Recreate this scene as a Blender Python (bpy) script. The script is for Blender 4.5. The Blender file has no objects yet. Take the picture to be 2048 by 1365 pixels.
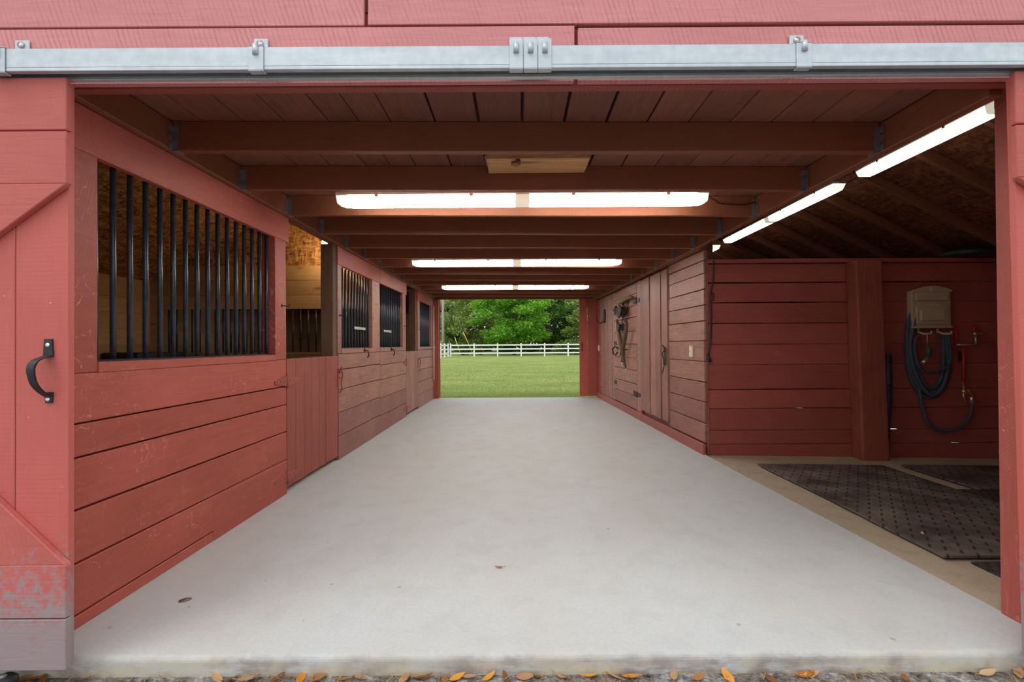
import bpy, math, random
import numpy as np
from mathutils import Vector, Matrix
random.seed(7); np.random.seed(7)
C = bpy.context.scene.collection
PI = math.pi

def S(r, g, b):
    f = lambda c: (c/255/12.92 if c/255 <= .04045 else ((c/255+.055)/1.055)**2.4)
    return (f(r), f(g), f(b), 1)

# ------------------------------------------------------------------ camera, sky, exposure
FPX, EYE = 963.0, 1.14
cd = bpy.data.cameras.new('camera'); cam = bpy.data.objects.new('camera', cd); C.objects.link(cam)
cd.sensor_width = 36; cd.lens = FPX/2048*36; cd.shift_x = -11/2048; cd.clip_end = 500; cd.clip_start = .05
cam.matrix_world = Matrix.Translation((0, 0, EYE)) @ Matrix.Rotation(PI/2+7.5/FPX, 4, 'X') @ Matrix.Rotation(-.0065, 4, 'Z')
bpy.context.scene.camera = cam
vs = bpy.context.scene.view_settings
vs.view_transform = 'Standard'; vs.look = 'None'; vs.gamma = 1; vs.use_curve_mapping = False
vs.exposure = 0.0
w = bpy.data.worlds.new('overcast_sky'); bpy.context.scene.world = w; w.use_nodes = True
nt = w.node_tree; bgn = nt.nodes['Background']
tc = nt.nodes.new('ShaderNodeTexCoord'); sx = nt.nodes.new('ShaderNodeSeparateXYZ'); rp = nt.nodes.new('ShaderNodeValToRGB')
nt.links.new(tc.outputs['Generated'], sx.inputs[0]); nt.links.new(sx.outputs['Z'], rp.inputs[0]); nt.links.new(rp.outputs[0], bgn.inputs[0])
rp.color_ramp.elements[0].color = (.80, .86, .92, 1); rp.color_ramp.elements[1].color = (.98, .99, 1.0, 1)
SKY = 1.45
bgn.inputs[1].default_value = SKY
sd = bpy.data.lights.new('sun', 'SUN'); sun = bpy.data.objects.new('sun', sd); C.objects.link(sun)
sd.energy = 1.0; sd.angle = math.radians(25); sd.color = (1, .97, .9)
sun.rotation_euler = (math.radians(20), math.radians(-25), 0)
LAMP = 28.0          # radiance of the aisle's fluorescent diffusers
WASHLAMP = 3.0

# ------------------------------------------------------------------ helpers
def W(x, y, Y):
    """photo pixel on the plane at depth Y -> point in the barn"""
    u = x-1035; v = 690-y
    return Vector(((u+.0065*v)*Y/FPX, Y, EYE+(v-.0065*u)*Y/FPX))

class MB:
    def __init__(s, xf=None):
        s.v, s.f, s.r, s.sm, s.xf = [], [], [], [], xf
    def add(s, vs, fs, smooth=False, r=None):
        b = len(s.v); r = random.random() if r is None else r
        for p in vs: s.v.append(tuple(s.xf(p)) if s.xf else tuple(p))
        for f in fs:
            s.f.append(tuple(b+i for i in f)); s.r.append(r); s.sm.append(smooth)
        return s
    def hexa(s, c, r=None):
        return s.add(c, [(0,3,2,1),(4,5,6,7),(0,1,5,4),(1,2,6,5),(2,3,7,6),(3,0,4,7)], r=r)
    def box(s, x0, x1, y0, y1, z0, z1, j=0, r=None):
        c = [(x0,y0,z0),(x1,y0,z0),(x1,y1,z0),(x0,y1,z0),(x0,y0,z1),(x1,y0,z1),(x1,y1,z1),(x0,y1,z1)]
        if j: c = [tuple(k+random.uniform(-j, j) for k in p) for p in c]
        return s.hexa(c, r)
    def prism(s, poly, axis, a, b, r=None):
        """poly of 2-D points (counter-clockwise) run along axis from a to b"""
        n = len(poly)
        def P(p, t):
            return {'x': (t, p[0], p[1]), 'y': (p[0], t, p[1]), 'z': (p[0], p[1], t)}[axis]
        vs = [P(p, a) for p in poly]+[P(p, b) for p in poly]
        fs = [tuple(range(n)), tuple(range(2*n-1, n-1, -1))]+[(i, n+i, n+(i+1) % n, (i+1) % n) for i in range(n)]
        return s.add(vs, fs, r=r)
    def tube(s, pts, rad, n=8, closed=False, r=None):
        pts = [Vector(p) for p in pts]; m = len(pts)
        rads = rad if isinstance(rad, (list, tuple)) else [rad]*m
        vs = []; nrm = None
        for i, p in enumerate(pts):
            a = pts[i-1] if (i or closed) else p; b = pts[(i+1) % m] if (i < m-1 or closed) else p
            t = (b-a).normalized()
            if nrm is None:
                nrm = t.cross(Vector((0, 0, 1)) if abs(t.z) < .9 else Vector((1, 0, 0))).normalized()
            nrm = (nrm-t*nrm.dot(t)).normalized(); bn = t.cross(nrm)
            for k in range(n):
                q = 2*PI*k/n
                vs.append(p+(nrm*math.cos(q)+bn*math.sin(q))*rads[i])
        fs = []
        for i in range(m if closed else m-1):
            for k in range(n):
                j = (i+1) % m
                fs.append((i*n+k, i*n+(k+1) % n, j*n+(k+1) % n, j*n+k))
        if not closed:
            fs += [tuple(range(n-1, -1, -1)), tuple((m-1)*n+k for k in range(n))]
        return s.add(vs, fs, smooth=n > 5, r=r)
    def lathe(s, prof, c, ax='z', n=16, r=None):
        vs = []
        for (q, h) in prof:
            for k in range(n):
                a = 2*PI*k/n; p = (q*math.cos(a), q*math.sin(a), h)
                p = {'z': p, 'x': (p[2], p[0], p[1]), 'y': (p[1], p[2], p[0])}[ax]
                vs.append((c[0]+p[0], c[1]+p[1], c[2]+p[2]))
        m = len(prof)
        fs = [(i*n+k, i*n+(k+1) % n, (i+1)*n+(k+1) % n, (i+1)*n+k) for i in range(m-1) for k in range(n)]
        fs += [tuple(range(n-1, -1, -1)), tuple((m-1)*n+k for k in range(n))]
        return s.add(vs, fs, smooth=True, r=r)
    def build(s, name, m, parent=None, bevel=0, seg=1):
        off = LOC.get(parent.name, Vector()) if parent else Vector()
        me = bpy.data.meshes.new(name)
        me.from_pydata([(p[0]-off.x, p[1]-off.y, p[2]-off.z) for p in s.v], [], s.f)
        at = me.attributes.new('tint', 'FLOAT', 'FACE'); at.data.foreach_set('value', s.r)
        me.polygons.foreach_set('use_smooth', s.sm)
        me.materials.append(m)
        import bmesh
        bm = bmesh.new(); bm.from_mesh(me); bmesh.ops.recalc_face_normals(bm, faces=bm.faces); bm.to_mesh(me); bm.free()
        o = bpy.data.objects.new(name, me); C.objects.link(o)
        if parent: o.parent = parent; LOC[o.name] = off
        if bevel:
            b = o.modifiers.new('bevel', 'BEVEL'); b.width = bevel; b.segments = seg; b.limit_method = 'ANGLE'; b.angle_limit = .7
        return o
LOC = {}
def tag(o, label=None, cat=None, group=None, kind=None):
    if label: o['label'] = label
    if cat: o['category'] = cat
    if group: o['group'] = group
    if kind: o['kind'] = kind
    return o
def thing(name, label, cat, loc=(0,0,0), group=None, kind=None):
    o = bpy.data.objects.new(name, None); C.objects.link(o); o.location = loc; o.empty_display_size = .1
    LOC[o.name] = Vector(loc)
    return tag(o, label, cat, group, kind)
def struct(o, label=None): return tag(o, label, None, None, 'structure')
def dup(root, loc, rz=0, label=None, group=None):
    r = root.copy(); C.objects.link(r); r.location = loc; r.rotation_euler = (0, 0, rz)
    if label: r['label'] = label
    if group: r['group'] = group
    for ch in list(root.children):
        c = ch.copy(); C.objects.link(c); c.parent = r
        for g in list(ch.children):
            d = g.copy(); C.objects.link(d); d.parent = c
    return r
ORD = ['first','second','third','fourth','fifth','sixth','seventh','eighth','ninth','tenth','eleventh','twelfth','thirteenth','fourteenth']

# ------------------------------------------------------------------ materials
class NT:
    def __init__(s, name):
        s.m = bpy.data.materials.new(name); s.m.use_nodes = True; s.t = s.m.node_tree
        s.b = s.t.nodes['Principled BSDF']
    def n(s, typ, ins=None, **kw):
        nd = s.t.nodes.new('ShaderNode'+typ)
        for k, v in kw.items(): setattr(nd, k, v)
        for k, v in (ins or {}).items(): s.set(nd.inputs[k], v)
        return nd
    def set(s, sock, v):
        if isinstance(v, bpy.types.NodeSocket): s.t.links.new(v, sock)
        elif isinstance(v, bpy.types.Node): s.t.links.new(v.outputs[0], sock)
        else: sock.default_value = v
    def math(s, op, a, b=0.0, c=None, clamp=False):
        nd = s.n('Math', {0: a, 1: b}, operation=op, use_clamp=clamp)
        if c is not None: s.set(nd.inputs[2], c)
        return nd.outputs[0]
    def mix(s, f, a, b, bt='MIX'):
        return s.n('MixRGB', {0: f, 1: a, 2: b}, blend_type=bt).outputs[0]
    def ramp(s, f, *stops):
        nd = s.n('ValToRGB', {0: f}); cr = nd.color_ramp
        while len(cr.elements) < len(stops): cr.elements.new(.5)
        for e, (p, c) in zip(cr.elements, stops):
            e.position = p; e.color = c if isinstance(c, tuple) else (c, c, c, 1)
        return nd.outputs[0]
    def pos(s): return s.n('NewGeometry').outputs['Position']
    def tint(s): return s.n('Attribute', attribute_name='tint').outputs['Fac']
    def noise(s, v, scale, detail=4, rough=.55, dist=0):
        return s.n('TexNoise', {'Vector': v, 'Scale': scale, 'Detail': detail, 'Roughness': rough, 'Distortion': dist}).outputs[0]
    def mapv(s, v, sc=(1,1,1), rot=(0,0,0)):
        return s.n('Mapping', {'Vector': v, 'Scale': sc, 'Rotation': rot}).outputs[0]
    def out(s, col, rough=.6, bump=None, bs=.3, bd=.004, spec=.4, metal=0):
        s.set(s.b.inputs['Base Color'], col); s.set(s.b.inputs['Roughness'], rough)
        s.b.inputs['Specular IOR Level'].default_value = spec; s.b.inputs['Metallic'].default_value = metal
        if bump is not None:
            b = s.n('Bump', {'Height': bump, 'Strength': bs, 'Distance': bd}); s.set(s.b.inputs['Normal'], b)
        return s.m

def wood(name, col, axis='y', rough=.6, saw=.5, var=.35, grain=.25, spec=.35, scuff=None, scuff_amt=.3, sawscale=19, tilt=.25, extra=None, sawcol=.3, lines=.0, specks=.0, knots=.0, alt=None):
    """sawn boards: grain along axis, kerf marks across it; every board has its own tone"""
    k = NT(name); p = k.pos(); t = k.tint()
    off = k.n('VectorMath', {0: p, 1: k.n('CombineXYZ', {0: k.math('MULTIPLY', t, 7.3), 1: k.math('MULTIPLY', t, 3.1), 2: k.math('MULTIPLY', t, 5.7)})}, operation='ADD').outputs[0]
    sc = {'x': (1.2, 14, 14), 'y': (14, 1.2, 14), 'z': (14, 14, 1.2)}[axis]
    g = k.noise(k.mapv(off, sc), 3.0, 6, .62, 1.2)
    big = k.noise(off, 1.7, 3)
    rot = {'x': (0, tilt, 0), 'y': (tilt, 0, 0), 'z': (0, 0, 0)}[axis]
    d = {'x': 'X', 'y': 'Y', 'z': 'Z'}[axis]
    mv = k.mapv(off, (1,1,1), rot)
    if axis == 'z': mv = k.n('VectorMath', {0: off, 1: k.n('CombineXYZ', {2: k.math('MULTIPLY', k.n('SeparateXYZ', {0: off}).outputs[1], .8)})}, operation='ADD').outputs[0]
    wv = k.n('TexWave', {'Vector': mv, 'Scale': sawscale, 'Distortion': 4.5, 'Detail': 3, 'Detail Scale': .3}, wave_type='BANDS', bands_direction=d).outputs['Fac']
    patch = k.ramp(big, (.35, 0.15), (.65, 1.0))
    br_ = k.ramp(k.noise(k.mapv(off, {'x': (26, 1.5, 1.8), 'y': (1.5, 26, 1.8), 'z': (1.8, 1.8, 26)}[axis], (.05, .06, .04)), 1.0, 3, .6), (.36, .12), (.62, 1.0))
    kerf = k.math('SUBTRACT', 1.0, k.math('MULTIPLY', k.math('MULTIPLY', k.ramp(wv, (.0, 1.0), (.24, 0.0)), br_), patch))
    base_c = col
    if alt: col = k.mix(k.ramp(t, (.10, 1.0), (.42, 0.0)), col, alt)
    dark = tuple(c*.45 for c in base_c[:3])+(1,); lite = tuple(min(1, c*1.25+.012) for c in base_c[:3])+(1,)
    c = k.mix(k.ramp(g, (.3, 0.0), (.75, 1.0)), k.mix(min(1, grain*1.5), col, dark), col)
    c = k.mix(k.math('MULTIPLY', k.math('SUBTRACT', 1.0, kerf), min(1, sawcol*saw*2.6)), c, dark)
    c = k.mix(k.math('MULTIPLY', k.ramp(big, (.45, 0.0), (.8, 1.0)), .45), c, lite)
    val = k.math('ADD', 1-var/2, k.math('MULTIPLY', t, var))
    c = k.mix(1.0, c, k.n('CombineColor', {0: val, 1: val, 2: val}).outputs[0], 'MULTIPLY')
    if scuff:
        sn = k.noise(k.mapv(off, {'x': (2, 20, 20), 'y': (20, 2.5, 9), 'z': (20, 20, 2)}[axis], (0.5, .3, .2)), 2.2, 8, .75, .6)
        fine = k.noise(p, 140, 2)
        m = k.math('MULTIPLY', k.ramp(sn, (.58, 0.0), (.72, 1.0)), k.ramp(fine, (.4, 0.0), (.6, 1.0)))
        c = k.mix(k.math('MULTIPLY', m, scuff_amt), c, scuff)
    if knots:
        vo = k.n('TexVoronoi', {'Vector': k.mapv(off, {'x': (1.6, 5, 5), 'y': (5, 1.6, 5), 'z': (5, 5, 1.6)}[axis]), 'Scale': 1.0, 'Randomness': 1.0})
        dd = k.math('ADD', vo.outputs['Distance'], k.math('MULTIPLY', k.math('SUBTRACT', g, .5), .12))
        c = k.mix(k.math('MULTIPLY', k.ramp(dd, (.05, 1.0), (.15, 0.0)), knots), c, tuple(q*.3 for q in base_c[:3])+(1,))
    if lines:
        n1 = k.noise(p, 2.6, 3, .5, .8); n2 = k.noise(k.mapv(p, (1, 1, 1), (.3, .8, .2)), 3.4, 4, .6, .5); mk = k.noise(p, 1.9, 3)
        l1 = k.ramp(k.math('ABSOLUTE', k.math('SUBTRACT', n1, .5)), (.0, 1.0), (.0045, 0.0)); l2 = k.ramp(k.math('ABSOLUTE', k.math('SUBTRACT', n2, .52)), (.0, 1.0), (.004, 0.0))
        br = k.ramp(k.noise(p, 60, 2), (.42, 0.0), (.62, 1.0))
        c = k.mix(k.math('MULTIPLY', k.math('MULTIPLY', k.math('MAXIMUM', l1, l2), br), k.math('MULTIPLY', k.ramp(mk, (.48, 0.0), (.62, 1.0)), lines)), c, S(226, 172, 152))
    if specks:
        vo = k.n('TexVoronoi', {'Vector': p, 'Scale': 24.0}); sel = k.n('SeparateColor', {0: vo.outputs['Color']}).outputs[0]
        c = k.mix(k.math('MULTIPLY', k.math('MULTIPLY', k.math('LESS_THAN', vo.outputs['Distance'], .075), k.math('GREATER_THAN', sel, .80)), specks), c, S(232, 196, 184))
    if extra: c = extra(k, p, c)
    h = k.math('ADD', k.math('MULTIPLY', kerf, .9*saw), k.math('MULTIPLY', g, .7))
    return k.out(c, rough, h, .6, .004, spec)

RED = (.36, .075, .060, 1)
def splash(k, p, c):
    """grey mud splash on the foot of the sliding door"""
    z = k.n('SeparateXYZ', {0: p}).outputs[2]
    zz = k.math('MULTIPLY', k.math('SUBTRACT', .62, z), 2.0)
    nn = k.noise(p, 26, 8, .8)
    m = k.math('ADD', k.math('MULTIPLY', k.math('SUBTRACT', nn, .5), 2.6), k.math('SUBTRACT', zz, .42))
    return k.mix(k.ramp(m, (.05, 0.0), (.45, .9)), c, S(150, 142, 144))
M = {}
CHALK = S(205, 150, 140)
M['wall'] = wood('red_wall_boards', (.425, .090, .064, 1), 'y', .55, .35, .22, .25, scuff=CHALK, scuff_amt=.5, lines=.75, specks=.35, knots=.12)
M['wallv'] = wood('red_upright_boards', (.40, .100, .074, 1), 'z', .6, 1.5, .35, .3, scuff=CHALK, scuff_amt=.35, sawscale=16)
M['faded'] = wood('faded_sheen_red_wall_boards', (.45, .195, .150, 1), 'y', .5, 1.7, .30, .75, spec=.5, scuff=S(200, 170, 155), scuff_amt=.6, sawscale=17, knots=.5, alt=(.36, .105, .085, 1))  # pale tone: worn paint plus grazing daylight reflection put into the colour
M['faded_sheenv'] = wood('faded_sheen_red_upright_boards', (.43, .180, .138, 1), 'z', .5, 1.7, .38, .8, spec=.5, scuff=S(200, 170, 155), scuff_amt=.3, sawscale=20)  # upright boards, the same grazing reflection coloured in over worn paint
M['facade'] = wood('chalky_sky_sheen_red_boards', (.66, .255, .255, 1), 'x', .7, .8, .12, .18, scuff=S(228, 180, 178), scuff_amt=.45, sawscale=17, tilt=.3, specks=.2, knots=.15)  # pink base colour holds the sky's sheen along with chalky paint
M['lintel'] = wood('red_lintel_boards', (.33, .075, .065, 1), 'x', .6, .6, .15, .2, scuff=CHALK, scuff_amt=.3)
M['door'] = wood('red_sliding_door_boards', (.53, .118, .098, 1), 'z', .6, .15, .10, .10, scuff=S(225, 160, 150), scuff_amt=.3, specks=.6, extra=splash)
M['doorx'] = wood('red_sliding_door_trim', (.54, .125, .105, 1), 'x', .6, .2, .10, .15, scuff=S(225, 160, 150), scuff_amt=.3, specks=.6, knots=.1, extra=splash)
M['kick'] = wood('muted_red_kick_board', (.36, .105, .085, 1), 'y', .55, .3, .15, .25, scuff=S(200, 150, 140), scuff_amt=.4, lines=.3)
M['wash'] = wood('dark_red_wash_boards', (.37, .086, .064, 1), 'x', .6, .9, .22, .35, scuff=S(120, 60, 50), scuff_amt=.15)
M['joist'] = wood('brown_joist_paint', (.25, .082, .038, 1), 'x', .6, .2, .2, .2)
M['beam'] = wood('brown_beam_paint', (.25, .082, .040, 1), 'y', .6, .2, .2, .2)
M['ceil'] = wood('brown_ceiling_boards', (.245, .095, .064, 1), 'y', .65, .7, .3, .4, knots=.4)
M['rpost'] = wood('red_post', (.42, .095, .075, 1), 'z', .6, .5, .1, .15, scuff=S(225, 165, 150), scuff_amt=.5, lines=.7, specks=.4)
M['wpost'] = wood('rough_dark_red_post', (.33, .085, .058, 1), 'z', .7, .3, .1, .6)
M['bpost'] = wood('weathered_brown_post', (.16, .085, .050, 1), 'z', .75, .4, .15, .55)
M['pine'] = wood('bare_pine_boards', (.52, .33, .15, 1), 'y', .6, .2, .35, .35, knots=.8)
M['pinex'] = wood('bare_pine_boards_across', (.52, .33, .15, 1), 'x', .6, .2, .35, .35, knots=.8)
M['plank'] = wood('bare_pine_plank', (.78, .42, .175, 1), 'x', .55, .2, .1, .6, knots=.8)
M['rafter'] = wood('rafter_paint', (.22, .080, .045, 1), 'x', .65, .2, .2, .25)
M['raw'] = wood('grey_weathered_pole', (.42, .38, .33, 1), 'z', .8, .1, .1, .4)

def osb(name='oriented_strand_board', cols=(S(96, 62, 30), S(160, 112, 62), S(205, 160, 102))):
    k = NT(name); p = k.pos()
    wp = k.n('VectorMath', {0: p, 1: k.n('VectorMath', {0: k.n('TexNoise', {'Vector': p, 'Scale': 9.0}).outputs['Color'], 'Scale': .06}, operation='SCALE')}, operation='ADD').outputs[0]
    a = k.n('TexVoronoi', {'Vector': k.mapv(wp, (10, 42, 48), (.1, .5, .5)), 'Scale': 1.0}).outputs['Color']
    b = k.n('TexVoronoi', {'Vector': k.mapv(wp, (46, 12, 11), (.1, -.4, -.4)), 'Scale': 1.0}).outputs['Color']
    f = k.math('MULTIPLY', k.math('ADD', k.n('SeparateColor', {0: a}).outputs[0], k.n('SeparateColor', {0: b}).outputs[1]), .5)
    c = k.ramp(f, (.1, cols[0]), (.45, cols[1]), (.9, cols[2]))
    return k.out(c, .65, f, .3, .003)
M['osb'] = osb()
M['osbred'] = osb('painted_strand_board', (S(74, 40, 26), S(104, 58, 40), S(132, 84, 52)))
def concrete(name, base, dark, warm, sc=1.0, edge=False):
    k = NT(name); p = k.pos()
    a = k.noise(k.mapv(p, (1.2, .55, 1)), 1.3*sc, 6, .6); b = k.noise(p, 60, 5, .7); d = k.noise(p, 5*sc, 5, .65)
    c = k.mix(k.ramp(a, (.40, 0.0), (.68, .8)), base, warm)
    c = k.mix(k.ramp(d, (.48, 0.0), (.78, .55)), c, dark)
    c = k.mix(k.math('MULTIPLY', k.ramp(b, (.38, 1.0), (.56, 0.0)), .30), c, dark)
    sp = k.n('TexVoronoi', {'Vector': p, 'Scale': 9.0}); sel = k.n('SeparateColor', {0: sp.outputs['Color']}).outputs[0]
    spot = k.math('MULTIPLY', k.math('LESS_THAN', sp.outputs['Distance'], .085), k.math('GREATER_THAN', sel, .86))
    c = k.mix(k.math('MULTIPLY', spot, .4), c, S(90, 84, 78))
    if edge:   # soil and algae on the front face and lip of the slab
        s3 = k.n('SeparateXYZ', {0: p}); nn = k.noise(k.mapv(p, (1.6, 1, 6)), 4.5, 7, .7)
        f = k.math('ADD', k.math('MULTIPLY', k.math('SUBTRACT', 1.797, s3.outputs[1]), 22), k.math('MULTIPLY', s3.outputs[2], -7))
        f = k.math('MULTIPLY', f, k.ramp(nn, (.38, .15), (.52, 1.0)), clamp=True)
        c = k.mix(k.math('MULTIPLY', f, .75), c, k.ramp(k.noise(p, 7, 4), (.38, S(192, 180, 142)), (.5, S(170, 145, 112)), (.62, S(112, 88, 66))))
    return k.out(c, .68, k.math('ADD', k.math('MULTIPLY', b, .5), d), .25, .004, .3)
M['slab'] = concrete('pale_grey_concrete', (.525, .545, .555, 1), (.40, .41, .415, 1), (.50, .488, .462, 1), edge=True)
M['tan'] = concrete('tan_dusty_concrete', (.42, .345, .25, 1), (.27, .215, .15, 1), (.47, .40, .31, 1), 1.6)
def rubber(name, px, py, a, b, lo, hi):
    k = NT(name); p = k.n('TexCoord').outputs['Object']; s = k.n('SeparateXYZ', {0: k.mapv(p, (1, 1, 1), (0, 0, .62))})
    fx = k.math('ABSOLUTE', k.math('SUBTRACT', k.math('FRACT', k.math('DIVIDE', s.outputs[0], px)), .5))
    fy = k.math('ABSOLUTE', k.math('SUBTRACT', k.math('FRACT', k.math('DIVIDE', s.outputs[1], py)), .5))
    dash = k.math('MULTIPLY', k.math('LESS_THAN', fx, a), k.math('LESS_THAN', fy, b))
    n1 = k.noise(p, 3.0, 6, .6); n2 = k.noise(k.mapv(p, (3, 40, 1)), 4, 4)
    c = k.mix(k.ramp(n1, (.35, 0.0), (.72, 1.0)), lo, hi)
    c = k.mix(k.math('MULTIPLY', n2, .5), c, lo)
    c = k.mix(k.math('MULTIPLY', dash, .8), c, (.012, .011, .011, 1))
    return k.out(c, .65, k.math('ADD', k.math('MULTIPLY', dash, -1.0), k.math('MULTIPLY', n2, .2)), .6, .006, .35)
M['mat1'] = rubber('dusty_rubber_mat', .066, .115, .10, .24, (.050, .040, .036, 1), (.24, .195, .165, 1))
M['mat2'] = rubber('clean_rubber_mat', .045, .045, .28, .28, (.040, .033, .032, 1), (.10, .08, .07, 1))
def metal(name, c1, c2, rough, met=.85, sc=30):
    k = NT(name); p = k.pos(); a = k.noise(p, sc, 4); b = k.noise(k.mapv(p, (1, 8, 8)), 4, 4)
    return k.out(k.mix(k.ramp(k.math('MULTIPLY', k.math('ADD', a, b), .5), (.35, 0.0), (.65, 1.0)), c1, c2), rough, a, .08, .001, .5, met)
M['galv'] = metal('galvanised_steel', (.47, .52, .56, 1), (.60, .65, .68, 1), .45, .35)
M['hanger'] = metal('dull_zinc_plate', (.16, .17, .18, 1), (.30, .31, .32, 1), .5, .5)
M['bar'] = metal('black_painted_bar', (.020, .025, .036, 1), (.042, .050, .068, 1), .28, .1)
M['iron'] = metal('dark_iron', (.022, .017, .014, 1), (.050, .036, .028, 1), .55, .4)
M['black'] = metal('black_rubber', (.010, .010, .011, 1), (.022, .022, .024, 1), .5, 0)
M['brass'] = metal('brass_fitting', (.50, .33, .12, 1), (.65, .46, .22, 1), .35, .8)
M['steel'] = metal('bright_steel', (.55, .54, .52, 1), (.70, .69, .66, 1), .35, .8)
M['taupe'] = metal('taupe_resin', (.40, .31, .21, 1), (.45, .36, .25, 1), .55, 0)
M['hose'] = metal('blue_grey_hose', (.030, .045, .065, 1), (.060, .078, .105, 1), .7, 0, 160)
M['redpipe'] = metal('red_plastic_pipe', (.42, .012, .018, 1), (.50, .020, .025, 1), .4, 0)
M['redhinge'] = metal('painted_over_hinge', (.30, .065, .05, 1), (.34, .08, .06, 1), .5, 0)
M['cream'] = metal('cream_plastic', (.72, .62, .44, 1), (.78, .68, .50, 1), .4, 0)
M['vinyl'] = metal('white_vinyl', (.82, .82, .82, 1), (.88, .88, .88, 1), .4, 0)
M['house'] = metal('fixture_housing', (.62, .60, .52, 1), (.70, .68, .60, 1), .4, 0)
M['leather'] = wood('old_harness_wood', (.13, .075, .042, 1), 'z', .6, 0, .2, .4)
M['yoke'] = wood('grey_old_wood', (.26, .20, .13, 1), 'y', .7, 0, .2, .4)
M['yellow'] = metal('yellow_plastic', (.75, .55, .03, 1), (.80, .60, .05, 1), .5, 0)
M['green'] = metal('green_plastic', (.02, .06, .035, 1), (.035, .09, .05, 1), .5, 0)
def glow(name, col, st):
    k = NT(name); k.b.inputs['Emission Color'].default_value = col; k.b.inputs['Emission Strength'].default_value = st
    k.b.inputs['Base Color'].default_value = (.8, .78, .7, 1); k.b.inputs['Roughness'].default_value = .4
    return k.m
M['lamp'] = glow('aisle_lamp_diffuser', (1, .96, .88, 1), LAMP)
M['washlamp'] = glow('wash_lamp_diffuser', (1, .91, .72, 1), WASHLAMP)
M['lampend'] = glow('lamp_end_lens', (1, .92, .78, 1), 1.15)
M['joint'] = glow('lamp_joint_lens', (1, .9, .74, 1), .5)
M['bulb'] = glow('warm_bulb', (1, .62, .25, 1), 60)
def ground():
    k = NT('sandy_gravel'); p = k.pos()
    a = k.noise(p, 22, 8, .75); b = k.n('TexVoronoi', {'Vector': p, 'Scale': 70.0}).outputs['Distance']; d = k.noise(p, 3, 4)
    c = k.ramp(a, (.36, S(58, 52, 50)), (.5, S(140, 136, 134)), (.66, S(196, 194, 194)))
    c = k.mix(k.ramp(d, (.45, 0.0), (.7, .6)), c, S(120, 100, 84))
    return k.out(c, .9, k.math('ADD', a, b), .8, .012, .2)
M['ground'] = ground()
def lawn():
    k = NT('mown_lawn'); p = k.pos()
    a = k.noise(k.mapv(p, (.35, .8, 1), (0, 0, .5)), .9, 6, .65); b = k.noise(p, 18, 6, .75); st = k.noise(k.mapv(p, (.05, .9, 1), (0, 0, .35)), .7, 3)
    c = k.ramp(a, (.32, S(110, 132, 58)), (.46, S(136, 154, 80)), (.56, S(154, 164, 98)), (.7, S(172, 162, 120)))
    c = k.mix(k.ramp(b, (.35, .55), (.6, 0.0)), c, S(74, 98, 34))
    c = k.mix(k.math('MULTIPLY', k.ramp(st, (.4, 0.0), (.6, 1.0)), .3), c, S(124, 150, 62))
    y = k.n('SeparateXYZ', {0: p}).outputs[1]
    e = k.math('ADD', k.math('SUBTRACT', 1.0, k.math('MULTIPLY', k.math('SUBTRACT', y, 10.4), .9)), k.math('MULTIPLY', k.math('SUBTRACT', b, .5), 2.0))
    c = k.mix(k.ramp(e, (.1, 0.0), (.6, .8)), c, S(118, 102, 76))
    return k.out(c, .9, b, .6, .03, .15)
M['lawn'] = lawn()
def leafm(name, a, b, c2, tr=.35):
    k = NT(name); t = k.tint()
    col = k.ramp(t, (0, a), (.55, b), (1, c2))
    k.out(col, .6, spec=.2)
    tl = k.n('BsdfTranslucent', {'Color': col}); mx = k.n('MixShader', {0: tr, 1: k.b.outputs[0], 2: tl.outputs[0]})
    k.t.links.new(mx.outputs[0], k.t.nodes['Material Output'].inputs['Surface'])
    return k.m
M['blade'] = leafm('grass_blades', S(124, 142, 68), S(156, 172, 94), S(184, 184, 124), .55)
M['fol_bright'] = leafm('bright_green_foliage', S(78, 132, 30), S(118, 176, 54), S(164, 208, 84))
M['fol_olive'] = leafm('olive_foliage', S(98, 124, 56), S(142, 164, 82), S(184, 196, 122))
M['fol_dark'] = leafm('dark_green_foliage', S(40, 70, 22), S(76, 112, 40), S(132, 164, 78))
M['bark'] = wood('bark', (.085, .065, .05, 1), 'z', .9, 0, .1, .5)
M['leaf_orange'] = leafm('orange_dry_leaf', S(190, 110, 30), S(214, 140, 48), S(226, 160, 70), .1)
M['leaf_tan'] = leafm('tan_dry_leaf', S(176, 132, 96), S(200, 158, 118), S(214, 180, 140), .1)
M['leaf_brown'] = leafm('brown_dry_leaf', S(120, 80, 44), S(150, 100, 58), S(172, 120, 74), .1)
M['straw'] = leafm('dry_straw', S(110, 84, 54), S(150, 120, 80), S(190, 160, 112), .1)
M['shavings'] = concrete('stall_bedding', (.20, .14, .08, 1), (.10, .07, .04, 1), (.26, .19, .11, 1), 3)

# ------------------------------------------------------------------ main dimensions
LX = -1.79                      # face of the stall fronts
YF, YB = 1.815, 10.40           # front and rear boarding
def bx(Y): return 1.902-.020*Y  # inner face of the right-hand beam
ta = math.atan(.0335); TC, TS = math.cos(ta), math.sin(ta)
def RW(p):                      # right wall frame: x = depth into the wall, y = distance down the barn
    s = p[1]-4.95
    return (1.92+p[0]*TC-s*TS, 4.95+p[0]*TS+s*TC, p[2])
def roof(x): return 4.569-(.508*x if x > 0 else -.546*x)
def zt(x): return -.012-.018*max(0, x-1.95)   # wash-bay floor falls slightly to the right

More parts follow.
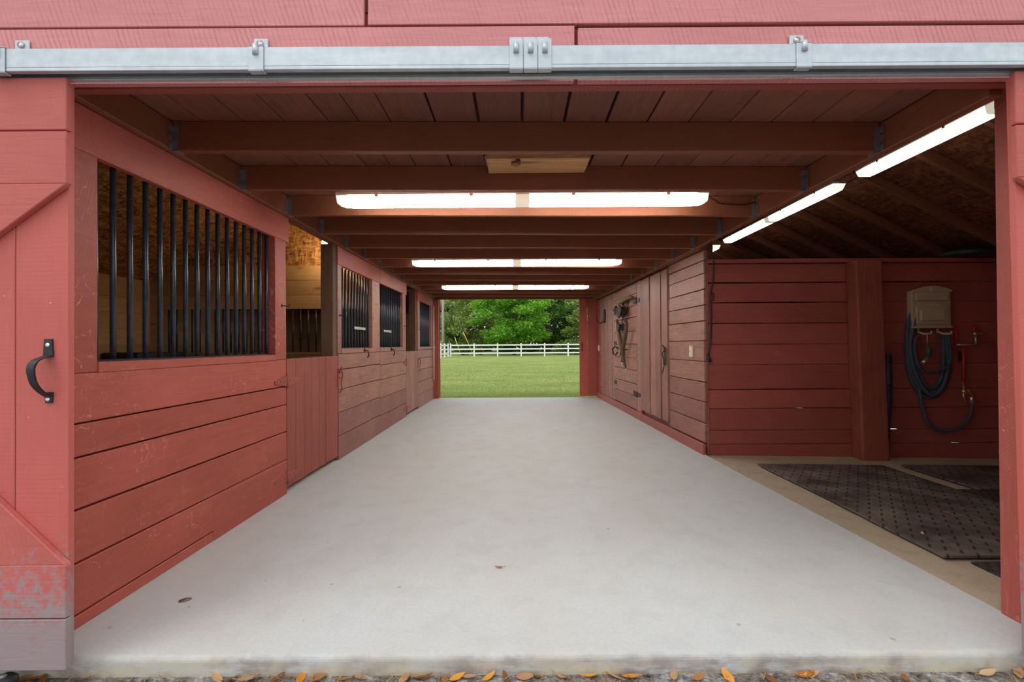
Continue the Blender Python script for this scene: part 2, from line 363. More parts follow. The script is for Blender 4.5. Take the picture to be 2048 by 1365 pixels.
# ------------------------------------------------------------------ ground and floors
m = MB(); m.box(-40, 40, -30, 1.9, -.6, -.072); struct(m.build('ground', M['ground']), 'grey sandy gravel in front of the barn slab')
m = MB(); m.box(-90, 90, 10.2, 140, -.6, -.075); struct(m.build('lawn', M['lawn']), 'mown green lawn behind the barn')
m = MB(); m.prism([(-5, 1.776), (5.2, 1.776), (5.2, 1.87), (2.06, 1.87), (1.93, 4.97), (2.0, 4.98), (2.0, 10.42), (-5, 10.42)], 'z', -.3, 0, r=.3)
struct(m.build('floor', M['slab'], bevel=.02, seg=4), 'pale grey concrete aisle slab')
m = MB(); m.hexa([(2.06, 1.87, -.3), (5.2, 1.87, -.3), (5.2, 10.4, -.3), (1.75, 10.4, -.3), (2.058, 1.87, zt(2.0)), (5.2, 1.87, zt(5.2)), (5.2, 10.4, zt(5.2)), (1.75, 10.4, zt(1.75))], .3)
struct(m.build('floor_wash', M['tan']), 'tan dusty concrete of the wash bay')
m = MB(); m.box(-4.72, -1.86, 1.9, 10.38, 0, .03); struct(m.build('floor_stall', M['shavings']), 'brown bedding on the stall floors')

# ------------------------------------------------------------------ roof, gables, outer walls
for sg in (-1, 1):
    m = MB(); pts = [(0, roof(0)), (sg*5.35, roof(sg*5.35)), (sg*5.35, roof(sg*5.35)+.05), (0, roof(0)+.05)]
    if sg < 0: pts = pts[::-1]
    m.prism(pts, 'y', 1.6, 10.6)
    struct(m.build('roof_left' if sg < 0 else 'roof_right', M['osb' if sg < 0 else 'osbred']), 'sloping strand board roof deck over the %s' % ('stalls' if sg < 0 else 'wash bay'))
# front boards: two visible courses with butt joints, then the gable above
m = MB()
zl, zs = 2.137, 2.350
m.box(-5.2, .222, YF, YF+.026, zl, zs-.003, .002); m.box(.236, 5.2, YF, YF+.026, zl, zs-.008, .002)
m.box(-5.2, -.575, YF, YF+.026, zs+.004, 2.57, .002); m.box(-.558, 5.2, YF, YF+.026, zs+.008, 2.57, .002)
def hwid(z, k=.508): return max(.02, min(5.2, (4.569-z)/k))
def trap_board(m, y0, a, b): m.prism([(-hwid(a, .546), a), (hwid(a), a), (hwid(b), b), (-hwid(b, .546), b)], 'y', y0, y0+.026)
z = 2.575
while z < 4.5: trap_board(m, YF, z, z+.202); z += .205
for a in range(11):
    z0, z1 = a*.194, a*.194+.19
    m.box(-5.2, -1.86, YF, YF+.026, z0, z1); m.box(2.16, 5.2, YF, YF+.026, z0, z1)
struct(m.build('wall_front', M['facade'], bevel=.002), 'chalky, sky-sheened red front boarding above the track')
m = MB(); m.box(-2.0, 2.2, YF+.028, YF+.068, 2.132, 2.42, r=.5); struct(m.build('trim_1', M['lintel'], bevel=.003), 'red lintel behind the front boards')
m = MB(); m.box(-4.75, 5.2, YF+.03, YF+.05, 2.425, 2.62); m.box(-4.73, 4.9, YF+.03, YF+.05, 2.62, 2.8); struct(m.build('wall_loft', M['beam']), 'dark back of the front boarding')
m2 = MB(); rows = [0, .2, .4, .61, .82, 1.03, 1.24, 1.45, 1.66, 1.87, 2.125, 2.325, 2.53, 2.74, 2.95, 3.16, 3.37, 3.58, 3.79, 4.0, 4.2, 4.4, 4.56]
for a, b in zip(rows[:-1], rows[1:]):
    hw = 5.2; g = .016 if abs(b-2.125) < .02 or abs(b-2.325) < .02 else 0
    if b < 2.12:
        m2.box(-hw, -1.80, YB, YB+.026, a, b-g); m2.box(1.72, hw, YB, YB+.026, a, b-g)
    elif b < 2.13:
        m2.box(-hw, -1.80, YB, YB+.026, a, b-g); m2.box(1.72, hw, YB, YB+.026, a, b)
    else:
        trap_board(m2, YB, a, b-g)
struct(m2.build('wall_back', M['wash']), 'red rear boarding with daylight slits')
m = MB(); m.box(5.2, 5.24, 1.82, 10.42, -.05, roof(5.2)+.03); struct(m.build('wall_wash_side', M['wash']), 'dark red outer wall of the wash bay')

# ------------------------------------------------------------------ ceiling, beams, joists
m = MB()
def cz(x): return 2.292-.0083*(x+1.75)
edges = [-1.86, -1.60, -1.39, -1.18, -.955, -.80, -.64, -.415, -.19, .03, .245, .46, .67, .88, 1.09, 1.30, 1.51, 1.72, 1.98]
for i, (a, b) in enumerate(zip(edges[:-1], edges[1:])):
    g = .007 if 6 < i < 12 else .0025
    a2, b2 = a+g, b-g
    m.hexa([(a2, YF+.07, cz(a2)), (b2, YF+.07, cz(b2)), (b2, YB, cz(b2)), (a2, YB, cz(a2)), (a2, YF+.07, cz(a2)+.022), (b2, YF+.07, cz(b2)+.022), (b2, YB, cz(b2)+.022), (a2, YB, cz(a2)+.022)])
m.box(-1.9, 2.02, YF+.05, YB, 2.33, 2.345, r=.0)
struct(m.build('ceiling', M['ceil'], bevel=.002), 'brown boards laid lengthwise above the joists')
m = MB(); m.box(-1.85, -1.75, YF+.07, YB-.005, 2.142, 2.288, r=.5); struct(m.build('beam_left', M['beam'], bevel=.004), 'long brown beam on top of the stall fronts')
m = MB(); m.hexa([(bx(1.89), 1.89, 2.108), (bx(1.89)+.055, 1.89, 2.108), (bx(10.39)+.055, 10.39, 2.108), (bx(10.39), 10.39, 2.108), (bx(1.89), 1.89, 2.258), (bx(1.89)+.055, 1.89, 2.258), (bx(10.39)+.055, 10.39, 2.258), (bx(10.39), 10.39, 2.258)], .5)
m.hexa([(bx(4.97)+.056, 4.97, 2.112), (bx(4.97)+.16, 4.97, 2.112), (bx(10.39)+.16, 10.39, 2.112), (bx(10.39)+.056, 10.39, 2.112), (bx(4.97)+.056, 4.97, 2.255), (bx(4.97)+.16, 4.97, 2.255), (bx(10.39)+.16, 10.39, 2.255), (bx(10.39)+.056, 10.39, 2.255)], .5)
struct(m.build('beam_right', M['beam'], bevel=.004), 'long brown beam between aisle and wash bay')
for k in range(14):
    y = 2.44+.61*k; y1 = y+.045
    xr = bx(y)-.003; xl = -1.748
    if k == 0: lab = 'brown ceiling joist nearest the front opening, crossing the whole aisle'
    elif k == 13: lab = 'last brown ceiling joist above the rear opening onto the lawn'
    else: lab = '%s brown ceiling joist counted from the front opening' % ORD[k]
    t = thing('ceiling_joist', lab, 'joist', (0, y, 2.13), 'ceiling joists over the aisle')
    zb = lambda x: 2.140-.0083*(x+1.75)
    j = MB(); n = 6
    xs = [xl+(xr-xl)*i/n for i in range(n+1)]; rr = random.random()
    vs_ = []
    for i, x in enumerate(xs):
        dz = random.uniform(-.003, .003) if 0 < i < n else 0
        vs_ += [(x, y, zb(x)+dz), (x, y1, zb(x)+dz), (x, y1, cz(x)-.001), (x, y, cz(x)-.001)]
    fs_ = [(0,1,2,3), tuple(4*n+q for q in (3,2,1,0))]
    for i in range(n):
        for q in range(4): fs_.append((4*i+q, 4*(i+1)+q, 4*(i+1)+(q+1) % 4, 4*i+(q+1) % 4))
    j.add(vs_, fs_, r=rr); j.build('timber', M['joist'], t, bevel=.003)
    for sx_, x in ((1, xl), (-1, xr)):
        h = MB(); a, b = (x, x+.032) if sx_ > 0 else (x-.032, x)
        z0 = zb(x)
        for yy in (y-.003, y1): h.box(a, b, yy, yy+.003, z0-.003, z0+.125)
        h.box(a, b, y-.003, y1+.003, z0-.004, z0-.001)
        c = x if sx_ > 0 else x-.003
        for yy in (y-.026, y1+.003):
            for zz in (0, .045, .09): h.box(c, c+.003, yy, yy+.023, z0+zz, z0+zz+.034)
        q = h.build('joist_hanger', M['hanger'], t); q['label'] = 'grey metal joist hanger'

# ------------------------------------------------------------------ stall fronts on the left
m = MB()
def boards(m, ya, yb, zs_, x0=LX-.03, x1=LX, gap=.004, j=.002, low=0):
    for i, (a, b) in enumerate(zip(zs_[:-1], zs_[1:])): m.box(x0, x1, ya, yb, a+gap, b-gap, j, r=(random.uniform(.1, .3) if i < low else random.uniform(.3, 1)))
# near stall front
boards(m, 1.845, 3.728, [.055, .265, .48, .69, .83, 1.037])
m.box(LX-.03, LX, 1.845, 2.83, .0, .052, .001); m.box(LX-.03, LX+.003, 2.83, 3.728, -.0, .25, .001)
m.box(LX-.055, LX-.034, 1.845, 3.728, .0, 1.03)                       # lining
m.box(LX-.10, LX-.001, 1.845, 2.054, 1.035, 2.138, .001); m.box(LX-.10, LX-.001, 3.562, 3.728, 1.038, 2.0, .001)
m.box(LX-.03, LX+.006, 1.845, 3.76, 1.950, 2.140, .001)               # header
m.box(LX-.11, LX+.004, 2.054, 3.56, 1.034, 1.078, .001)               # sill
struct(m.build('wall_left', M['wall'], bevel=.003), 'red board front of the near stall')
# far stall fronts, boards made paler by a sheen in their colour
m = MB()
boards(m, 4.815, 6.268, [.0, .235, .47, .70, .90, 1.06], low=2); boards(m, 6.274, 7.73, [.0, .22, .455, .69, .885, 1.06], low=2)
m.box(LX-.055, LX-.034, 4.815, 7.73, .0, 1.05)
m.box(LX-.10, LX-.001, 4.80, 4.905, 1.063, 2.0, .001); m.box(LX-.10, LX-.001, 5.945, 6.265, 1.063, 2.0, .001); m.box(LX-.10, LX-.001, 7.52, 7.73, 1.063, 2.0, .001)
for a, b in ((4.905, 5.945), (6.265, 7.52)): m.box(LX-.11, LX+.004, a, b, 1.062, 1.112, .001)
boards(m, 8.66, 10.36, [.0, .24, .47, .69, .90, 1.06]); m.box(LX-.055, LX-.034, 8.66, 10.36, 0, 1.05)
m.box(LX-.10, LX-.001, 8.66, 8.84, 1.063, 2.0, .001); m.box(LX-.10, LX-.001, 9.98, 10.36, 1.063, 2.0, .001)
m.box(LX-.11, LX+.004, 8.84, 9.98, 1.062, 1.11, .001)
struct(m.build('wall_left_far', M['faded'], bevel=.003), 'worn, sheen-pale board fronts of the farther stalls')
m = MB()
for a, b in ((4.79, 6.268), (6.272, 7.76), (8.64, 10.37)): m.box(LX-.03, LX+.006, a, b, 1.955, 2.140, .001)
struct(m.build('trim_2', M['wall'], bevel=.003), 'red header boards above the farther grilles')
# posts beside the half doors
for nm, y in (('pillar_1', 4.70), ('pillar_2', 8.50)):
    m = MB(); m.box(LX-.13, LX-.012, y, y+.10, .03, 2.14, .002); struct(m.build(nm, M['bpost'], bevel=.005), 'weathered brown post beside a half door')

def grille(y0, y1, z0, z1, label):
    t = thing('stall_grille', label, 'bars', (LX-.04, y0, z0), 'barred openings in the stall fronts')
    nb = max(2, round((y1-y0-.07)/.0957)+1)
    for i in range(nb):
        y = y0+.035+(y1-y0-.07)*i/(nb-1)
        b = MB(); x = LX-.045
        b.tube([(x, y, z0-.004), (x, y, (z0+z1)/2), (x, y, z1+.003)], .0125, 10); b.build('bar', M['bar'], t)
    b = MB(); b.box(LX-.062, LX-.028, y0+.002, y1-.002, z0, z0+.008); q = b.build('bottom_rail', M['bar'], t)
    return t
grille(2.054, 3.555, 1.078, 1.953, 'black barred grille nearest the front, beside the first half door')
grille(4.905, 5.945, 1.112, 1.955, 'black barred grille just past the first half door post')
grille(6.265, 7.52, 1.112, 1.955, 'third black barred grille, just before the far half door')
grille(8.84, 9.98, 1.11, 1.955, 'farthest black barred grille, next to the rear opening')

def half_door(name, ya, yb, mat_, label):
    t = thing(name, label, 'door', (LX, ya, .02), None, 'structure')
    n = 7; p = MB()
    ys = [ya+.004+(yb-ya-.008)*i/n for i in range(n+1)]
    for i in range(n):
        d = random.uniform(-.006, .006)
        p.box(LX-.028+d*.3, LX-.001+d*.3, ys[i]+.002+(d if i else 0)*.5, ys[i+1]-.002, .045, 1.042, .002)
    p.box(LX-.056, LX-.03, ya+.01, yb-.01, .15, .33); p.box(LX-.056, LX-.03, ya+.01, yb-.01, .80, .98)
    p.build('door_boards', mat_, t, bevel=.003)
    for z in (.87, .13):
        h = MB()
        h.prism([(ya+.006, z-.038), (ya+.23, z-.009), (ya+.23, z+.009), (ya+.006, z+.038)], 'x', LX+.001, LX+.006)
        h.prism([(ya-.008, z-.042), (ya-.008, z+.042), (ya-.19, z+.011), (ya-.19, z-.011)], 'x', LX+.001, LX+.006)
        h.tube([(LX+.007, ya-.001, z-.055), (LX+.007, ya-.001, z+.055)], .007, 8)
        for dy in (.05, .11, .19, -.05, -.10, -.16): h.lathe([(0, 0), (.006, 0), (.004, .004), (0, .004)], (LX+.006, ya+dy, z), 'x', 8)
        q = h.build('strap_hinge', M['redhinge'], t); q['label'] = 'strap hinge painted over in red'
    l = MB(); y = yb+.01; z = .83
    l.box(LX+.001, LX+.006, y-.02, y+.02, z-.10, z+.06)
    l.tube([(LX+.008, y, z+.04), (LX+.035, y-.01, z+.10), (LX+.05, y-.02, z+.02), (LX+.03, y, z-.06), (LX+.035, y+.01, z-.13), (LX+.012, y, z-.16)], .007, 8)
    l.tube([(LX+.02+.02*math.cos(a), y, z+.02+.03*math.sin(a)) for a in np.linspace(0, 2*PI, 11)[:-1]], .005, 6, closed=True)
    q = l.build('hook_latch', M['redhinge'], t)
    return t
half_door('door_1', 3.733, 4.80, M['wallv'], 'red half door of upright rough boards, first on the left')
half_door('door_2', 7.735, 8.655, M['faded_sheenv'], 'worn, sheen-pale half door of upright boards, far along the left side')

# small hooks on the stall front uprights
for (y, z, lab) in ((3.66, 1.45, 'small iron hook on the upright beside the first half door'), (4.86, 1.45, 'small iron hook on the upright past the first half door'), (7.64, 1.45, 'small iron hook on the upright before the far half door'), (8.76, 1.43, 'small iron hook on the upright after the far half door')):
    h = MB(); h.tube([(LX-.002, y, z), (LX+.03, y, z-.003), (LX+.055, y, z-.012), (LX+.06, y, z+.012)], .0045, 6)
    h.lathe([(.0, 0), (.014, 0), (.012, .004), (0, .005)], (LX-.001, y, z), 'x', 10)
    tag(h.build('wall_hook', M['iron']), lab, 'hook', 'hooks on the stall uprights')
# bolts with chain on the grille sills
for (y, lab) in ((5.62, 'iron spring bolt hanging from the second grille sill'), (6.80, 'iron spring bolt hanging from the third grille sill')):
    t = thing('feed_door_latch', lab, 'latch', (LX, y, 1.1), 'latches on the grille sills')
    h = MB(); h.box(LX+.004, LX+.012, y-.02, y+.02, 1.07, 1.10); h.tube([(LX+.012, y, 1.085), (LX+.04, y+.01, 1.08), (LX+.05, y+.02, 1.03), (LX+.03, y+.03, 1.0)], .008, 8); h.build('bolt', M['iron'], t)
    h = MB(); h.box(LX-.03, LX-.022, y-.26, y+.12, 1.325, 1.355); h.build('bar_plate', M['steel'], t)
    h = MB(); h.tube([(LX-.02, y-.05, 1.33), (LX+.0, y-.03, 1.2), (LX+.01, y, 1.09)], .004, 6); h.build('chain', M['iron'], t)

# ------------------------------------------------------------------ inside the stalls
m = MB()
zz = [.03]
while zz[-1] < 1.8: zz.append(zz[-1]+.19)
zz[-1] = 1.985
for a, b in zip(zz[:-1], zz[1:]): m.box(-4.76, -4.73, 1.85, 10.39, a+.002, b-.002)
m.box(-4.80, -4.762, 1.845, 10.39, 0, 2.02, r=.2)
struct(m.build('wall_stall_back', M['pine']), 'pine boarded back wall of the stalls')
m = MB(); PY = 6.20
for a, b in zip([.03, .24, .45, .66, .86, 1.035], [.24, .45, .66, .86, 1.035, 1.04]): m.box(-4.73, -1.86, PY, PY+.035, a+.002, b-.002)
for a, b in ((1.62, 1.80), (1.80, 1.99), (1.99, 2.18)): m.box(-4.73, -1.86, PY, PY+.035, a+.002, b-.002)
m.box(-4.73, -4.58, PY, PY+.035, 1.04, 1.62); m.box(-1.99, -1.86, PY, PY+.035, 1.04, 1.62)
m.box(-4.60, -1.98, PY-.02, PY+.055, 1.035, 1.06)
struct(m.build('wall_partition', M['pinex'], bevel=.002), 'pine partition between the two left stalls')
m = MB(); m.add([(-4.73, PY+.02, 2.18), (-1.86, PY+.02, 2.18), (-1.86, PY+.02, roof(-1.86)), (-4.73, PY+.02, roof(-4.73)), (-4.73, PY+.04, roof(-4.73)), (-1.86, PY+.04, roof(-1.86)), (-1.86, PY+.04, 2.18), (-4.73, PY+.04, 2.18)], [(0,1,2,3), (4,5,6,7)])
struct(m.build('wall_partition_top', M['osb']), 'strand board above the stall partition')
t = thing('partition_grille', 'black bars set in the pine partition between the left stalls', 'bars', (-3.3, PY, 1.06))
for i in range(26):
    x = -4.5+i*.1
    b = MB(); b.tube([(x, PY+.018, 1.058), (x, PY+.018, 1.622)], .011, 8); b.build('bar', M['bar'], t)
m = MB()
m.prism([(-4.72, 5.45), (-4.30, 5.45), (-4.22, 5.75), (-4.22, 6.16), (-4.72, 6.16)], 'z', .80, 1.08)
m2 = MB()
for a in range(9): m2.box(-4.73, -1.9, 10.36, 10.385, .03+a*.2, .227+a*.2)
struct(m2.build('wall_stall_end', M['pinex']), 'pine lining at the rear end of the far stall')
tag(m.build('feed_trough', M['black'], bevel=.02, seg=3), 'black corner feed trough at the back of the near stall', 'trough')
# warm bulb by the partition
t = thing('bulb_lamp', 'small warm bulb glowing under the stall roof', 'lamp', (-2.36, 5.9, 2.40))
b = MB(); b.lathe([(.0, .0), (.026, .012), (.034, .04), (.022, .075), (.014, .09)], (-2.36, 5.9, 2.37), 'z', 14); b.build('bulb', M['bulb'], t)
ld = bpy.data.lights.new('bulb_glow', 'POINT'); ld.energy = 10; ld.color = (1, .72, .42); ld.shadow_soft_size = .03; lo = bpy.data.objects.new('bulb_glow', ld); C.objects.link(lo); lo.parent = t; lo.location = (0, -.06, -.08)
b = MB(); b.tube([(-2.36, 5.9, 2.455), (-2.36, 5.9, roof(-2.36)+.02)], .012, 8); b.lathe([(.02, 0), (.024, .05), (.012, .06)], (-2.36, 5.9, 2.45), 'z', 12); b.build('socket', M['black'], t)

# ------------------------------------------------------------------ right wall of the aisle
m = MB(RW)
for a, b in zip([.112, .32, .536, .742, .953, 1.169, 1.374, 1.539, 1.70, 1.863, 2.0], [.32, .536, .742, .953, 1.169, 1.374, 1.539, 1.70, 1.863, 2.0, 2.107]):
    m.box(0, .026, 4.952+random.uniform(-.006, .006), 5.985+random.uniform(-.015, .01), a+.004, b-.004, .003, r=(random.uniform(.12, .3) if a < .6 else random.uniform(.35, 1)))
m.box(.028, .05, 4.96, 10.36, .0, 2.105, r=.1)
for i in range(7):
    y0 = 8.86+i*.19; m.box(-.004*(i % 2), .024, y0+.002, y0+.187, .112, 2.085, .002)
m.box(-.012, .024, 7.165, 7.36, .112, 2.09, .002)
m3 = MB(RW)
for i in range(10): m3.box(-.002, .022, 10.2, 10.37, .112+i*.198, .306+i*.198, .001)
struct(m3.build('wall_right_end', M['rpost'], bevel=.003), 'brighter red boards at the far end of the right wall')
struct(m.build('wall_right', M['faded'], bevel=.003), 'worn, sheen-pale red board wall on the right of the aisle')
m = MB(RW); m.box(-.032, .0, 4.93, 7.1, -.005, .108, .001); m.box(-.034, .0, 7.105, 10.37, -.005, .112, .001); struct(m.build('baseboard_right', M['kick'], bevel=.004), 'red kick board along the right wall')
# upright board door with latch
t = thing('door_3', 'tall plank door of upright boards on the right wall', 'door', RW((0, 6.5, .1)), None, 'structure')
p = MB(RW); ys = [6.0, 6.235, 6.46, 6.70, 6.93, 7.155]
for i, (a, b) in enumerate(zip(ys[:-1], ys[1:])):
    p.box(-.016-.012*(i % 2), .022, a+.003, b-.003, .165, 2.075, .003)
p.build('door_boards', M['faded_sheenv'], t, bevel=.003)
l = MB(RW); l.box(-.036, -.03, 6.04, 6.08, .86, 1.10); l.tube([(-.04, 6.05, 1.06), (-.075, 6.03, 1.02), (-.06, 6.01, .93), (-.045, 6.06, .88)], .007, 8)
l.tube([(-.05, 6.04, .86), (-.06, 6.05, .80), (-.05, 6.1, .77)], .006, 6); l.tube([(-.05, 6.0, 1.08), (-.05, 6.09, 1.12)], .01, 8); l.build('latch', M['iron'], t)
# panel door of horizontal boards with hinges
t = thing('door_4', 'plank door of horizontal boards where the old harness hangs', 'door', RW((0, 8.0, .1)), None, 'structure')
p = MB(RW); zz = [.125, .33, .52, .73, .92, 1.14, 1.34, 1.56, 1.74, 1.92, 2.07]
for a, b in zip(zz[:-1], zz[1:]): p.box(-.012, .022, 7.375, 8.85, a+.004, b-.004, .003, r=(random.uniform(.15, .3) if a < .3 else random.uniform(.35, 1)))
p.build('door_boards', M['faded'], t, bevel=.003)  # pale from worn paint plus grazing reflection put into the colour
for z in (.37, 1.80):
    h = MB(RW); h.box(-.021, -.014, 7.20, 7.34, z-.03, z+.03); h.box(-.021, -.014, 7.375, 7.56, z-.04, z+.04); h.tube([(-.022, 7.36, z-.045), (-.022, 7.36, z+.045)], .009, 8); h.build('hinge', M['iron'], t)
for z in (1.70, 1.16, .45):
    h = MB(RW); h.box(-.020, -.013, 8.68, 8.84, z-.035, z+.035); h.build('strap', M['iron'], t)

def rw(y, d, z): return RW((d, y, z))
# harness on the panel door
t = thing('harness_bar', 'old wooden singletree bar with iron rings on the panel door', 'harness', RW((-.05, 8.0, 1.87)))
b = MB(); b.tube([rw(7.45+i*.12, -.06-.02*math.sin(i*PI/9), 1.865+.012*math.sin(i)) for i in range(10)], [.018, .026, .03, .036, .04, .04, .036, .03, .026, .018], 10); b.build('bar', M['yoke'], t)
for (y, z, rr) in ((7.72, 1.80, .06), (8.48, 1.76, .05), (8.0, 1.80, .045)):
    b = MB(); b.tube([rw(y+rr*math.cos(a), -.06, z+rr*math.sin(a)) for a in np.linspace(0, 2*PI, 15)[:-1]], .007, 6, closed=True); b.build('ring', M['iron'], t)
b = MB(); b.tube([rw(8.62, -.03, 1.83), rw(8.62, -.08, 1.74), rw(8.5, -.09, 1.72), rw(8.45, -.06, 1.80)], .008, 6); b.build('hook', M['iron'], t)
def pulley(name, label, y, z, s):
    t = thing(name, label, 'pulley', RW((-.06, y, z)), 'old pulleys hanging on the panel door')
    b = MB(RW)
    for o in (-.05, .02): b.prism([(y+s*a, z+s*q) for a, q in ((-.9, .35), (-1, -.1), (-.5, -.6), (.3, -.8), (.9, -.55), (1.0, -.1), (.6, .4), (0, .65))], 'x', -.10+o, -.07+o)
    b.build('cheek', M['iron'], t, bevel=.008, seg=2)
    b = MB(RW); b.lathe([(.0, 0), (s*.6, 0), (s*.45, .02), (s*.6, .04), (0, .04)], (-.10, y, z-.1*s), 'x', 16); b.build('wheel', M['leather'], t)
    b = MB(RW); b.tube([(-.075, y, z+.55*s), (-.07, y+.02, z+.9*s), (-.06, y-.02, z+1.2*s), (-.02, y, z+1.1*s)], .011, 8); b.build('hook', M['iron'], t)
pulley('pulley', 'larger old pulley block just under the wooden harness bar', 7.95, 1.69, .15)
pulley('pulley', 'smaller old pulley block lower down, between the two long harness bows', 8.02, 1.43, .10)
b = MB()
for dy in (-.05, .05): b.tube([rw(8.0+dy, -.055, 1.60), rw(8.0+dy*1.2, -.06, 1.50)], .006, 6)
tag(b.build('chain_links', M['iron']), 'short iron chain links between the two pulleys', 'chain')
for (lab, path) in (('curved wooden harness bow leaning left, on the panel door', [(8.45, 1.57), (8.38, 1.42), (8.28, 1.25), (8.15, 1.08), (8.08, .95), (8.12, .84)]),
                    ('curved wooden harness bow leaning right, on the panel door', [(7.72, 1.55), (7.66, 1.45), (7.75, 1.25), (7.92, 1.05), (7.9, .92), (7.72, .76)])):
    t = thing('harness_bow', lab, 'harness', rw(8.0, -.06, 1.1), 'harness bows on the panel door')
    b = MB(); dd = -.055 if 'left' in lab else -.095
    b.tube([rw(y, dd, z) for y, z in path], [.018, .030, .034, .034, .028, .016], 10); b.build('wood', M['leather'], t)
    y, z = path[-1]
    b = MB(); b.tube([rw(y+.022*math.cos(a), dd, z-.03+.022*math.sin(a)) for a in np.linspace(0, 2*PI, 11)[:-1]], .006, 6, closed=True); b.build('ring', M['steel'], t)
    b = MB(); y, z = path[3]; b.tube([rw(y, dd, z-.03), rw(y+.06, dd-.01, z-.08), rw(y+.03, dd-.01, z-.13)], .007, 6); b.tube([rw(y, -.013, z), rw(y, dd, z)], .008, 6); b.build('clasp', M['iron'], t)
b = MB(); b.tube([rw(8.5, -.02, 1.06), rw(8.55, -.07, 1.10), rw(8.7, -.08, 1.05), rw(8.68, -.07, .96), rw(8.5, -.07, .95), rw(8.42, -.06, 1.0)], .014, 8)
tag(b.build('horseshoe_hook', M['iron']), 'curved iron hook left of the harness bows', 'hook')
t = thing('coat_hook', 'dark iron hook plate on the upright boards near the rear', 'hook', RW((0, 9.65, 1.7)))
b = MB(RW); b.prism([(9.60, 1.58), (9.66, 1.56), (9.74, 1.60), (9.76, 1.74), (9.70, 1.84), (9.62, 1.84), (9.57, 1.72)], 'x', -.03, -.005); b.build('plate', M['iron'], t, bevel=.006)
b = MB(RW); b.tube([(-.03, 9.68, 1.60), (-.09, 9.72, 1.56), (-.13, 9.8, 1.60), (-.14, 9.85, 1.68)], .012, 8); b.build('hook', M['iron'], t)
def switch(y, z, label):
    t = thing('switch_plate', label, 'switch', RW((-.01, y, z)), 'light switches on the right wall')
    b = MB(RW); b.box(-.018, 0, y-.042, y+.042, z-.062, z+.062); b.build('plate', M['cream'], t, bevel=.004)
    b = MB(RW); b.box(-.030, -.018, y-.006, y+.006, z-.010, z+.014); b.build('toggle', M['cream'], t)
    b = MB(RW)
    for dz in (-.045, .045): b.lathe([(0, 0), (.005, 0), (.004, .002), (0, .002)], (-.0205, y, z+dz), 'x', 8)
    b.build('screw', M['brass'], t)
switch(5.27, 1.055, 'cream light switch on the near end of the right wall')
switch(10.27, 1.06, 'cream light switch at the far end of the right wall')

# ------------------------------------------------------------------ rear opening
m = MB(); m.box(-1.80, -1.69, 10.30, 10.37, -.002, 2.13, .001); struct(m.build('pillar_rear_left', M['wall'], bevel=.004), 'red jamb at the left of the rear opening')
t = thing('door_5', 'red sliding door slid open right of the rear opening', 'door', (1.4, 10.46, .0), None, 'structure')
p = MB(); xs = [1.345, 1.51, 1.523, 1.72, 1.92, 2.12, 2.32]
p.hexa([(1.345, 10.44, .02), (1.526, 10.44, .02), (1.526, 10.47, .02), (1.345, 10.47, .02), (1.345, 10.44, 2.3), (1.504, 10.44, 2.3), (1.504, 10.47, 2.3), (1.345, 10.47, 2.3)])
for a, b in zip(xs[2:-1], xs[3:]): p.box(a, b-.003, 10.44, 10.47, .02, 2.3)
p.box(1.345, 2.32, 10.471, 10.495, .02, .2); p.box(1.345, 2.32, 10.471, 10.495, 1.95, 2.2)
p.build('door_boards', M['wall'], t)
h = MB(); h.tube([(1.40, 10.44, 1.18), (1.40, 10.40, 1.15), (1.40, 10.40, 1.03), (1.40, 10.44, 1.0)], .01, 8); h.build('handle', M['iron'], t)
t = thing('door_6', 'edge of the red sliding door left of the rear opening', 'door', (-1.7, 10.46, 0), None, 'structure')
p = MB()
for i in range(5): p.box(-1.68-.2*(i+1)+.002, -1.68-.2*i, 10.44, 10.47, .02, 2.3)
p.build('door_boards', M['wall'], t)
h = MB(); h.tube([(-1.70, 10.44, 1.18), (-1.70, 10.40, 1.15), (-1.70, 10.40, 1.03), (-1.70, 10.44, 1.0)], .01, 8); h.build('handle', M['iron'], t)
t = thing('door_bar', 'thin pale upright rod beside the farthest grille', 'rod', (LX+.03, 10.1, .5))
b = MB(); b.tube([(LX+.03, 10.12, .42), (LX+.03, 10.12, 1.98)], .013, 8); b.build('rod', M['cream'], t)
b = MB(); b.box(LX-.005, LX+.055, 10.10, 10.14, 1.08, 1.11); b.build('bracket', M['steel'], t)

# ------------------------------------------------------------------ wash bay
WY = 4.97
m = MB()
rows = [-.09, .06, .205, .43, .64, .86, 1.085, 1.30, 1.515, 1.735, 1.965]
rows = [-.09, .10, .245, .465, .665, .92, 1.13, 1.345, 1.56, 1.765, 1.965]
for i, (a, b) in enumerate(zip(rows[:-1], rows[1:])):
    g = [.002, .004, .002, .010, .003, .003, .003, .007, .010, .012][i]
    for x0, x1 in ((1.945+.02*(i % 2), 3.52), (3.54, 5.19)):
        n = 5; xs = [x0+(x1-x0)*q/n for q in range(n+1)]
        dz = [random.uniform(-.002, .004) for _ in xs]; dz2 = [random.uniform(-.004, .001) for _ in xs]
        v_, f_ = [], []
        for q, x in enumerate(xs): v_ += [(x, WY, a+g/2+dz[q]), (x, WY+.024, a+g/2+dz[q]), (x, WY+.024, b-g/2+dz2[q]), (x, WY, b-g/2+dz2[q])]
        f_ = [(0,1,2,3), tuple(4*n+q for q in (3,2,1,0))]
        for q in range(n):
            for e in range(4): f_.append((4*q+e, 4*(q+1)+e, 4*(q+1)+(e+1) % 4, 4*q+(e+1) % 4))
        m.add(v_, f_)
struct(m.build('wall_wash', M['wash'], bevel=.003), 'dark red board wall at the back of the wash bay')
m = MB(); m.box(1.95, 5.19, WY-.035, WY+.10, 1.968, 2.008, .002); struct(m.build('trim_3', M['wash'], bevel=.005), 'dark red cap board on the wash wall')
